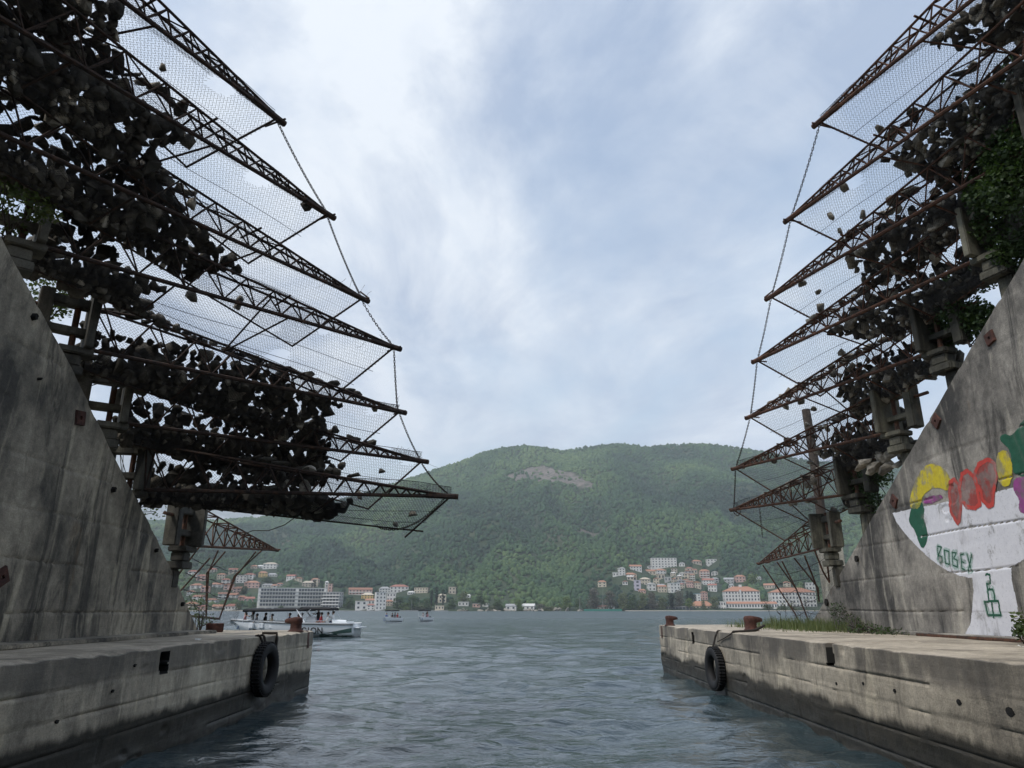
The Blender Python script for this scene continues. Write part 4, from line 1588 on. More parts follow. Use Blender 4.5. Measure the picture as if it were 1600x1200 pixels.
# ================================================================== QUAY FURNITURE
def bollard_mesh():
    """horn bollard: round stem whose head runs out into a beak on one side (+x)"""
    bm = bmesh.new()
    prof = [(0.185, 0.0), (0.18, 0.025), (0.15, 0.05), (0.142, 0.10), (0.142, 0.19), (0.148, 0.215), (0.155, 0.25), (0.157, 0.29), (0.150, 0.325), (0.12, 0.35), (0.0, 0.36)]
    n = 24
    rings = []
    for r, z in prof:
        ring = []
        for k in range(n):
            an = 2 * math.pi * k / n
            c, s = math.cos(an), math.sin(an)
            w = max(0.0, min(1.0, (z - 0.205) / 0.03))
            bk = max(0.0, (c - 0.35) / 0.65) ** 0.7 * w * (1.0 if z < 0.33 else 0.75 if r > 0 else 0)
            dz = -0.035 * bk
            rr = max(r, 0.02)
            ring.append(bm.verts.new((rr * c + 0.16 * bk, rr * s * (1 - 0.25 * bk), z + dz)))
        rings.append(ring)
    for a, b in zip(rings[:-1], rings[1:]):
        for k in range(n):
            j = (k + 1) % n
            bm.faces.new((a[k], a[j], b[j], b[k]))
    bm.faces.new(rings[-1])
    me = bpy.data.meshes.new('bollard'); bm.to_mesh(me); bm.free()
    me.materials.append(M['rust'])
    me.polygons.foreach_set('use_smooth', [True] * len(me.polygons))
    return me


def ring_foot():
    v, f = tube_np([(0.185 * math.cos(k * math.pi / 10), 0.185 * math.sin(k * math.pi / 10), 0.004) for k in range(20)], 0.018, 6, True)
    return np_mesh('foot_ring', v, f, M['rust'], True)


BOL, FOOT = bollard_mesh(), ring_foot()
for (px, py, yy, sc, rz, lab) in ((462, 985, 18.9, 0.98, 172, 'brown rusty horn bollard on the end of the left quay'),
                                  (1047, 980, 25.6, 0.92, 8, 'small rusty horn bollard at the far end of the right quay'),
                                  (1174, 988, 19.2, 1.05, 10, 'red-brown rusty horn bollard with a rope beside the grass on the right quay')):
    d = ray(px, py)
    x = d.x * yy / d.y
    t = thing('bollard', lab, 'bollard', (x, yy, QZ - 0.005), R(rz), 'mooring bollards on the quays')
    add('bollard_body', BOL, t, None, None, (sc, sc, sc)); add('foot_ring', FOOT, t, None, None, (sc, sc, sc))

# rusty edge irons
for side, yy, w in ((-1, 19.4, 0.17), (1, 26.3, 0.2)):
    v = []
    pts = [(0.0, 0.008), (0.3, 0.008)]
    mb = MB()
    prof = [(-0.35, QZ + 0.012), (-0.05, QZ + 0.01), (0.012, QZ - 0.04), (0.022, QZ - 0.42)]
    vv, ff = [], []
    for (dx_, z_) in prof:
        for s in (-1, 1):
            vv.append((side * (QX - dx_), yy + s * w / 2, z_))
    for k in range(3):
        ff.append((2 * k, 2 * k + 1, 2 * k + 3, 2 * k + 2))
    o = add('edge_iron', np_mesh('edge_iron', vv, ff, M['rust']), ql if side < 0 else qr)


def tyre(name, y, z, side, D, label, lean):
    """lorry tyre hung flat against the quay face"""
    t = thing(name, label, 'tyre', (side * (QX - 0.14), y, z), 0, 'tyre fenders on the quay faces')
    n = 48
    prof = [(0.30, -0.065), (0.33, -0.095), (0.42, -0.11), (0.475, -0.10), (0.497, -0.075), (0.503, 0.0), (0.497, 0.075), (0.475, 0.10), (0.42, 0.11), (0.33, 0.095), (0.30, 0.065), (0.285, 0.0)]
    v, f = [], []
    m = len(prof)
    for k in range(n):
        an = 2 * math.pi * k / n
        for r, x in prof:
            v.append((x, r * D * math.cos(an), r * D * math.sin(an)))
    for k in range(n):
        k2 = (k + 1) % n
        for j in range(m):
            j2 = (j + 1) % m
            f.append((k * m + j, k * m + j2, k2 * m + j2, k2 * m + j))
    add('casing', np_mesh('casing', v, f, M['rubber'], True), t, None, (0, 0, R(lean)))
    mb = MB()
    cube = np.array([(x, y_, z_) for x in (-.5, .5) for y_ in (-.5, .5) for z_ in (-.5, .5)])
    cf = np.array([(0, 1, 3, 2), (4, 6, 7, 5), (0, 4, 5, 1), (2, 3, 7, 6), (0, 2, 6, 4), (1, 5, 7, 3)])
    for k in range(44):
        an = 2 * math.pi * k / 44
        c, s = math.cos(an), math.sin(an)
        for x0, tw in ((-0.055, 0.35), (0.055, -0.35), (0.0, 0.2)):
            b = cube * np.array((0.06 if x0 else 0.035, 0.026, 0.036))
            b = b + np.array((x0, 0, 0.508 * D))
            b = np.stack([b[:, 0], b[:, 1] * c - b[:, 2] * s + tw * 0.0, b[:, 1] * s + b[:, 2] * c], 1)
            mb.add(b, cf)
    tr = add('tread', mb.mesh('tread', 'rubber'), t, None, (0, 0, R(lean)))
    tr['kind'] = 'stuff'
    return t


tl = tyre('tyre', 15.8, 0.82, -1, 1.02, 'big black lorry tyre hanging on the left quay face', -4)
tr_ = tyre('tyre', 19.2, 0.58, 1, 1.0, 'black lorry tyre hanging on the right quay face by a rope', 5)
for (t, side, y, z, w) in ((tl, -1, 15.8, 0.80, 0.12), (tr_, 1, 19.2, 0.56, 0.05)):
    for s in (-1, 1):
        mb = MB()
        mb.tube([(side * (QX + 0.10), y + s * w + 0.03, QZ - 0.01), (side * (QX + 0.03), y + s * w + 0.02, QZ + 0.012), (side * (QX - 0.015), y + s * w, QZ - 0.02), (side * (QX - 0.06), y + s * w * 0.8, QZ - 0.12), (side * (QX - 0.17), y + s * w * 0.4, z + 0.47), (side * (QX - 0.19), y + s * w * 0.3, z + 0.40)], 0.024 if side < 0 else 0.014, 6)
        add('rope', np_mesh('rope', np.concatenate(mb.v) - np.array(t.location), np.concatenate(mb.f), M['rope'], True), t)
mb = MB()
mb.tube([(-QX - 0.35, 16.9, QZ + 0.02), (-QX + 0.0, 16.8, QZ + 0.02), (-QX + 0.03, 16.75, QZ - 0.1), (-QX + 0.03, 16.7, 0.95)], 0.03, 6)
tag(add('rope', mb.mesh('rope', 'rope', True)), 'dark frayed rope hanging over the left quay edge beside the tyre', 'rope')
mb = MB()
p0 = Vector((6.35, 18.9, QZ + 0.14)); p1 = Vector((QX + 0.02, 17.9, QZ + 0.02)); p2 = Vector((QX - 0.03, 18.6, QZ - 0.16))
pts = [p0, p0.lerp(p1, .3) + Vector((0, 0, -.07)), p0.lerp(p1, .6) + Vector((0, 0, -.05)), p1, Vector((QX - 0.04, 18.05, QZ - 0.06)), p2, Vector((QX - 0.05, 19.1, QZ - 0.25))]
mb.tube([tuple(p) for p in pts], [0.03, 0.035, 0.035, 0.03, 0.013, 0.012, 0.012], 6)
tag(add('mooring_rope', mb.mesh('mooring_rope', 'rope', True)), 'frayed mooring rope running from the red-brown bollard over the right quay edge', 'rope')

# rusty box frame at the foot of the left wall
t = thing('iron_box', 'small rusty open iron box lying at the foot of the left wing wall', 'box', (-7.25, 18.3, QZ), 0.35)
for (s, l) in (((0.4, 0.03, 0.2), (0, 0.15, 0)), ((0.22, 0.03, 0.2), (0.08, -0.15, 0)), ((0.03, 0.27, 0.2), (0.18, 0, 0)), ((0.03, 0.27, 0.2), (-0.18, 0, 0))):
    add('side_panel', bevel_box('side_panel', s, 'rust', 0.006, 2, 0.006), t, l)

# brown pole behind the right gate
mb = MB()
pa, pb = atY(1259, 640, 25.0), atY(1284, 812, 25.0)
pts = [pb + Vector((0.2, 0, -3.0)), pb, pb.lerp(pa, .5) + Vector((0.03, 0, 0)), pa]
mb.tube([tuple(p) for p in pts], [0.17, 0.165, 0.16, 0.15], 9)
M['pole'] = rusty('brown_pole', (0.05, 0.04, 0.035), (0.10, 0.08, 0.065), (0.16, 0.12, 0.10))
tag(add('pole', mb.mesh('pole', 'pole', True)), 'leaning brown pole standing behind the nets of the right gate', 'pole')
# pale pillar behind the lowest right arm
M['pale'] = concrete('pale_pillar', light=(0.6, 0.58, 0.5), mid=(0.48, 0.46, 0.4), dark=(0.3, 0.29, 0.25), streak=0.3)
p = atY(1302, 900, 23.5)
tag(add('pillar', bevel_box('pillar', (0.62, 0.62, 3.15), 'pale', 0.03, 4, 0.01), None, (p.x, 23.5, QZ - 0.6)), 'pale concrete pillar standing behind the lowest arm of the right gate', 'pillar')


# ================================================================== PLANTS
def leaves(mb, q, centers, n, size, flat=0.3):
    """n small folded leaves around each (centre, radii)"""
    for c, rad in centers:
        P = q.normal(0, 1, (n, 3)); P /= np.linalg.norm(P, axis=1, keepdims=True)
        P *= (q.random((n, 1)) ** 0.45) * np.array(rad)
        P += np.array(c)
        d = q.normal(0, 1, (n, 3)); d[:, 2] *= 0.6; d /= np.linalg.norm(d, axis=1, keepdims=True)
        s = np.cross(d, q.normal(0, 1, (n, 3))); s /= np.linalg.norm(s, axis=1, keepdims=True)
        w = np.cross(d, s)
        L = size * q.uniform(0.6, 1.3, (n, 1))
        v = np.stack([P, P + d * L * .5 + s * L * .36 + w * L * .08, P + d * L, P + d * L * .5 - s * L * .36 + w * L * .08], 1).reshape(-1, 3)
        f = np.arange(n * 4).reshape(n, 4)
        mb.add(v, f)


def twigs(q, paths, r):
    mb = MB()
    for p in paths:
        mb.tube(p, np.linspace(r, r * 0.35, len(p)), 5)
    return mb


def bush(name, label, cat, cs, n, size, mat, base, group=None, seed=1, nst=6):
    q = np.random.default_rng(seed)
    base = np.array(base, float)
    t = thing(name, label, cat, tuple(base), 0, group)
    mb = MB()
    leaves(mb, q, [(np.array(c) - base, r) for c, r in cs], n, size)
    add('foliage', mb.mesh('foliage', mat), t)
    paths = []
    for c, r in cs:
        for _ in range(max(1, nst // len(cs))):
            e = np.array(c) - base + q.normal(0, 0.5, 3) * np.array(r)
            m1 = e * 0.45 + q.normal(0, 0.12, 3)
            paths.append([np.zeros(3) + q.normal(0, 0.05, 3), m1, e * 0.8 + q.normal(0, 0.06, 3), e])
    add('stem', twigs(q, paths, 0.014).mesh('stem', 'twig'), t)
    return t


def W_(px, py, y):
    return tuple(atY(px, py, y))


# ivy over the right hinges
bush('ivy', 'dark ivy hanging over the upper right hinges at the photo edge', 'ivy', [(W_(1570, 190, 11.0), (.55, .6, .55)), (W_(1540, 250, 11.6), (.5, .6, .5)), (W_(1590, 290, 10.8), (.6, .6, .6)), (W_(1560, 350, 11.8), (.5, .5, .5)),
     (W_(1600, 130, 10.4), (.5, .5, .6)), (W_(1610, 220, 10.4), (.5, .5, .6)), (W_(1520, 210, 11.6), (.25, .4, .3)), (W_(1590, 390, 11.6), (.45, .5, .45)), (W_(1545, 300, 11.4), (.4, .5, .4)), (W_(1580, 240, 10.8), (.5, .5, .5))], 1700, 0.085, 'ivy', W_(1600, 400, 11.5), 'ivy on the right gate', 3, 14)
bush('ivy', 'dark ivy growing along the right wall top below the fourth arm', 'ivy', [(W_(1530, 430, 13.2), (.45, .5, .35)), (W_(1500, 490, 13.6), (.5, .5, .4)), (W_(1475, 520, 14.2), (.4, .5, .35)), (W_(1530, 500, 13.2), (.35, .4, .35)), (W_(1490, 450, 13.8), (.35, .4, .3)), (W_(1450, 500, 14.6), (.3, .4, .25))],
     1300, 0.08, 'ivy', W_(1520, 540, 13.3), 'ivy on the right gate', 4, 10)
bush('ivy', 'dark ivy clump under the pale cracked ledge of the right wall', 'ivy', [(W_(1345, 760, 18.6), (.35, .4, .45)), (W_(1370, 745, 18.0), (.4, .4, .3)), (W_(1360, 785, 18.4), (.35, .4, .35)), (W_(1330, 735, 18.8), (.25, .3, .3))], 800, 0.07, 'ivy', W_(1380, 790, 18.2), 'ivy on the right gate', 5, 8)
bush('shrub', 'yellow-green shrub sprig beside the third left hinge', 'shrub', [(W_(40, 315, 9.6), (.4, .4, .25)), (W_(20, 345, 9.8), (.3, .3, .3)), (W_(70, 335, 9.6), (.25, .2, .15)), (W_(15, 290, 9.5), (.3, .3, .2))], 160, 0.075, 'shrub', W_(5, 380, 9.8), 'shrubs behind the left wall', 6, 9)
bush('shrub', 'leafy shrub showing between the fourth and fifth left hinges', 'shrub', [(W_(75, 440, 12.0), (.5, .4, .35)), (W_(100, 475, 12.2), (.4, .4, .3)), (W_(125, 450, 12.4), (.4, .4, .3)), (W_(60, 480, 12.0), (.4, .4, .3))], 260, 0.075, 'shrub', W_(60, 520, 12.2), 'shrubs behind the left wall', 7, 8)
bush('shrub', 'leafy branch sticking out above the sixth left hinge', 'shrub', [(W_(140, 580, 13.5), (.3, .3, .2)), (W_(165, 585, 13.6), (.35, .3, .18)), (W_(185, 592, 13.6), (.2, .2, .12))], 260, 0.06, 'shrub', W_(115, 610, 13.4), 'shrubs behind the left wall', 8, 7)
bush('shrub', 'thin twigs with few leaves beside the lowest left bracket', 'shrub', [(W_(205, 765, 16.0), (.25, .3, .3)), (W_(228, 725, 16.2), (.3, .3, .25)), (W_(240, 800, 16.5), (.3, .3, .25)), (W_(190, 690, 16), (.15, .2, .2))], 45, 0.06, 'shrub', W_(200, 800, 16.0), 'shrubs behind the left wall', 9, 14)
bush('shrub', 'small green weed at the foot of the left wall end', 'shrub', [(W_(308, 945, 18.6), (.25, .3, .3)), (W_(318, 968, 18.8), (.35, .3, .16))], 160, 0.05, 'shrub', (W_(312, 985, 18.7)[0], 18.7, QZ), None, 10, 8)
bush('shrub', 'spiky green shrub at the right picture edge below the painted stem', 'shrub', [(W_(1612, 972, 12.2), (.28, .25, .25)), (W_(1600, 985, 12.0), (.15, .2, .15))], 260, 0.07, 'shrub', (W_(1612, 985, 12.2)[0], 12.2, QZ + 0.05), None, 11, 8)
bush('dry_bush', 'dry grey bush against the foot of the right wall', 'bush', [(W_(1330, 972, 19.2), (.35, .3, .22)), (W_(1355, 985, 17.5), (.45, .35, .18)), (W_(1310, 955, 20.0), (.3, .25, .25)), (W_(1390, 990, 16.5), (.4, .35, .14))], 260, 0.05, 'ivy', (8.2, 18.0, QZ), None, 12, 40)


def grass_patch(n, seed, fn, hmin, hmax):
    q = np.random.default_rng(seed)
    vs_, fs_ = [], []
    k = 0
    while k < n:
        x, y, dens = fn(q)
        if q.random() > dens:
            continue
        h = q.uniform(hmin, hmax) * (0.5 + 0.5 * dens)
        a = q.uniform(0, 6.28); lean = q.uniform(0.05, 0.5) * h
        w = q.uniform(0.004, 0.009)
        dx_, dy_ = math.cos(a), math.sin(a)
        b = k * 5
        z = QZ - 0.01
        vs_ += [(x - dy_ * w, y + dx_ * w, z), (x + dy_ * w, y - dx_ * w, z), (x - dy_ * w * .8 + dx_ * lean * .3, y + dx_ * w * .8 + dy_ * lean * .3, z + h * .6),
                (x + dy_ * w * .8 + dx_ * lean * .3, y - dx_ * w * .8 + dy_ * lean * .3, z + h * .6), (x + dx_ * lean, y + dy_ * lean, z + h)]
        fs_ += [(b, b + 1, b + 3), (b, b + 3, b + 2), (b + 2, b + 3, b + 4)]
        k += 1
    return np.array(vs_), np.array(fs_)


def g_right(q):
    y = q.uniform(13.0, 24.0)
    x = RW - abs(q.normal(0, 0.55)) - (0.0 if y < 22.6 else -0.6)
    d = (0.9 if y > 17.5 else max(0.03, (y - 14.5) / 4.0) * 0.5) * (0.35 + 0.65 * (float(np_noise(x * 2.2, y * 1.3, 5)) > -0.1))
    if y > 17.5 and x < 6.9:
        d *= 0.5
    return x, y, d


v, f = grass_patch(1300, 5, g_right, 0.05, 0.18)
tag(add('grass', np_mesh('grass', v, f, M['grass'])), 'green and yellow grass growing along the foot of the right wall', 'grass', None, 'stuff')


def g_far(q):
    y = q.uniform(18.2, 24.0); x = q.uniform(6.7, 9.6)
    return x, y, max(0.05, 1 - abs(x - 8.3) / 2.2) * (0.25 + 0.75 * (float(np_noise(x * 1.7, y * 1.1, 9)) > -0.15))


v, f = grass_patch(2600, 6, g_far, 0.08, 0.42)
tag(add('grass', np_mesh('grass', v, f, M['grass'])), 'taller green grass behind the red-brown bollard on the right quay', 'grass', None, 'stuff')
for k, (px, yy) in enumerate(((1222, 22.0), (1232, 22.5), (1250, 22.0), (1206, 22.4), (1262, 21.5))):
    q = np.random.default_rng(70 + k)
    b = atZ(px, 982, QZ); b = Vector((ray(px, 982).x * yy / ray(px, 982).y, yy, QZ))
    t = thing('weed', 'tall thin dry weed stalk rising from the grass on the right quay', 'weed', tuple(b), 0, 'tall weed stalks in the grass')
    paths = []
    main = [np.array((0, 0, 0)), np.array((q.uniform(-.1, .1), 0, .3)), np.array((q.uniform(-.2, .2), 0, q.uniform(.6, .85)))]
    paths.append(main)
    for _ in range(4):
        s = main[1] + (main[2] - main[1]) * q.random()
        paths.append([s, s + np.array((q.uniform(-.1, .1), 0, .08)), s + np.array((q.uniform(-.2, .2), 0, .18))])
    add('stem', twigs(q, paths, 0.008).mesh('stem', 'twig'), t)
    mb = MB(); leaves(mb, q, [(p[-1], (.03, .03, .05)) for p in paths], 7, 0.03)
    add('seed_head', mb.mesh('seed_head', 'grass'), t)

# broken pale ledge of mortared stones on the right wall top
q = random.Random(8)
t = thing('stone_ledge', 'pale cracked slab of mortared stones jutting over the right wall', 'ledge', W_(1380, 740, 17.2))
o0 = Vector(t.location)
for (px, py, r) in ((1352, 720, .2), (1366, 728, .22), (1378, 718, .2), (1392, 712, .2), (1400, 726, .2), (1385, 732, .2), (1362, 735, .18), (1410, 700, .18), (1345, 728, .15), (1412, 714, .18), (1420, 690, .16)):
    p = Vector(W_(px, py, 17.2 - (px - 1380) * 0.012)) - o0
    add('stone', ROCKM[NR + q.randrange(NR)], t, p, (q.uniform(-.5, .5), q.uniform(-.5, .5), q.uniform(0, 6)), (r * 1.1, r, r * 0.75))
# loose cable under the left gate
mb = MB()
pl = [(466, 805), (445, 820), (420, 829), (395, 829), (378, 836)]
pts = [atY(px, py, 16.0 + k * 0.6) for k, (px, py) in enumerate(pl)]
mb.tube([tuple(p) for p in pts], 0.012, 5)
tag(add('cable', mb.mesh('cable', 'rope', True)), 'loose black cable drooping between the two lowest left arms', 'cable')

# added dark steel strip standing in for the shaded gap under the right wall
tag(add('rail', bevel_box('rail', (0.08, 6.4, 0.06), 'steel', 0.012, 5, 0.004), None, (RW - 0.50, 12.4, QZ - 0.004)), 'long rusty rail lying along the foot of the painted right wall', 'rail')
# litter on the quay
for k, (px, yy, lab) in enumerate(((1403, 15.6, 'scrap of white paper in the weeds below the right wall'), (1592, 10.6, 'white scrap lying near the right picture edge on the quay'), (222, 13.1, 'white scrap on the edge of the left quay'))):
    dd = ray(px, 1000)
    x_ = dd.x * yy / dd.y if k else 8.55
    if k == 2: x_ = -5.45
    q = random.Random(k)
    v_ = [(i * 0.05 - 0.05 + q.uniform(-.01, .01), j * 0.04 - 0.04 + q.uniform(-.01, .01), q.uniform(0.0, 0.035)) for i in range(3) for j in range(3)]
    f_ = [(i * 3 + j, i * 3 + j + 1, i * 3 + j + 4, i * 3 + j + 3) for i in range(2) for j in range(2)]
    M.setdefault('paper', new_mat('scrap_paper', (0.7, 0.7, 0.66), 0.8))
    tag(add('scrap', mesh('scrap', v_, f_, M['paper']), None, (x_, yy, QZ + 0.02)), lab, 'litter')

# ================================================================== TOWN ACROSS THE WATER
def flat(name, c, r=0.85):
    M[name] = new_mat(name, c, r)
    n = nnoise(M[name], 0.35, 5, 0.6, coord='World')
    set_col(M[name], ramp(M[name], n, [(0.3, tuple(x * 0.82 for x in c)), (0.7, c)]))


flat('render_white', (0.68, 0.66, 0.62)); flat('render_cream', (0.60, 0.52, 0.40)); flat('render_pink', (0.58, 0.38, 0.32))
flat('render_yellow', (0.66, 0.46, 0.18)); flat('render_grey', (0.42, 0.41, 0.40)); flat('render_beige', (0.50, 0.43, 0.34)); flat('render_lilac', (0.52, 0.48, 0.55))
flat('tile_orange', (0.42, 0.21, 0.135)); flat('tile_red', (0.36, 0.155, 0.115)); flat('flat_grey', (0.36, 0.36, 0.36)); flat('tile_brown', (0.30, 0.15, 0.10))
flat('beach', (0.55, 0.50, 0.42)); flat('sea_green', (0.05, 0.22, 0.17)); flat('blue_trim', (0.25, 0.40, 0.50)); flat('render_dark', (0.22, 0.21, 0.20))

_roof = {}


def roof_mesh(kind, mat):
    k = (kind, mat)
    if k not in _roof:
        if kind == 'hip':
            v = [(-.5, -.5, 0), (.5, -.5, 0), (.5, .5, 0), (-.5, .5, 0), (-.22, 0, 1), (.22, 0, 1), (-.5, -.5, -.08), (.5, -.5, -.08), (.5, .5, -.08), (-.5, .5, -.08)]
            f = [(0, 1, 5, 4), (1, 2, 5), (2, 3, 4, 5), (3, 0, 4), (0, 6, 7, 1), (1, 7, 8, 2), (2, 8, 9, 3), (3, 9, 6, 0), (6, 9, 8, 7)]
        elif kind == 'gable':
            v = [(-.5, -.5, 0), (.5, -.5, 0), (.5, .5, 0), (-.5, .5, 0), (-.5, 0, 1), (.5, 0, 1), (-.5, -.5, -.08), (.5, -.5, -.08), (.5, .5, -.08), (-.5, .5, -.08)]
            f = [(0, 1, 5, 4), (1, 2, 5), (2, 3, 4, 5), (3, 0, 4), (0, 6, 7, 1), (1, 7, 8, 2), (2, 8, 9, 3), (3, 9, 6, 0), (6, 9, 8, 7)]
        elif kind == 'gable_front':
            v = [(-.5, -.5, 0), (.5, -.5, 0), (.5, .5, 0), (-.5, .5, 0), (0, -.5, 1), (0, .5, 1), (-.5, -.5, -.08), (.5, -.5, -.08), (.5, .5, -.08), (-.5, .5, -.08)]
            f = [(0, 1, 4), (1, 2, 5, 4), (2, 3, 5), (3, 0, 4, 5), (0, 6, 7, 1), (1, 7, 8, 2), (2, 8, 9, 3), (3, 9, 6, 0), (6, 9, 8, 7)]
        _roof[k] = mesh('roof_' + kind, v, f, M[mat])
    return _roof[k]


HOUSES = []    # footprints for keeping trees clear: x, y, half width


def building(name, label, cat, px0, px1, base_py, top_py, wall, roof, storeys, bays, depth=None, rot=None, group=None, roof_h=None, balcony=False, winmat='dark_glass', y_at=None, wfrac=0.5, hfrac=0.5):
    cx = (px0 + px1) / 2
    p = ground_hit(cx, base_py) if y_at is None else atY(cx, base_py, y_at)
    s = (p - cam_p).dot(Vector((0, CT, ST))) / FPX
    w = (px1 - px0) * s
    hh = (base_py - top_py) * s * 1.02
    depth = depth or max(6.0, min(w * 0.9, 14))
    q = random.Random(int(px0 * 13 + base_py * 7))
    rz = rot if rot is not None else -math.atan2(p.x, p.y) * 0.6 + q.uniform(-0.25, 0.25)
    rh = 0.0 if roof[0] == 'flat' else (roof_h or min(2.6, max(1.3, 0.18 * w)))
    wh = max(2.5, hh - rh)
    t = thing(name, label, cat, (p.x, p.y + depth * 0.5, p.z - 0.4), rz, group)
    ext = 3.0
    add('wall', unit_box(wall), t, (0, 0, (wh + 0.4 - ext) / 2), None, (w, depth, wh + 0.4 + ext))
    if roof[0] == 'flat':
        add('roof', unit_box(roof[1]), t, (0, 0, wh + 0.4 + 0.15), None, (w + 0.5, depth + 0.5, 0.3))
    else:
        add('roof', roof_mesh(roof[0], roof[1]), t, (0, 0, wh + 0.45), None, (w + 0.8, depth + 0.8, rh))
        if q.random() < 0.5:
            add('chimney', unit_box('render_white'), t, (w * 0.2, depth * 0.15, wh + 0.4 + rh * 0.75), None, (0.7, 0.7, 1.4))
    sh = wh / storeys
    for r in range(storeys):
        z = 0.4 + sh * (r + 0.52)
        for c in range(bays):
            x = -w / 2 + w * (c + 0.5) / bays
            add('window', unit_box(winmat), t, (x, -depth / 2 - 0.0, z), None, (w / bays * wfrac, 0.16, sh * hfrac))
        if balcony:
            add('balcony', unit_box('render_white'), t, (0, -depth / 2 - 0.6, 0.4 + sh * r + 0.1), None, (w * 0.98, 1.2, sh * 0.32))
        for k in range(2):
            add('window', unit_box(winmat), t, ((1 if p.x < 0 else -1) * (w / 2), depth * (k - 0.5) * 0.45, z), None, (0.16, min(1.2, depth * 0.2), sh * hfrac))
    HOUSES.append((p.x, p.y, w / 2 + 1, p.y + depth))
    return t


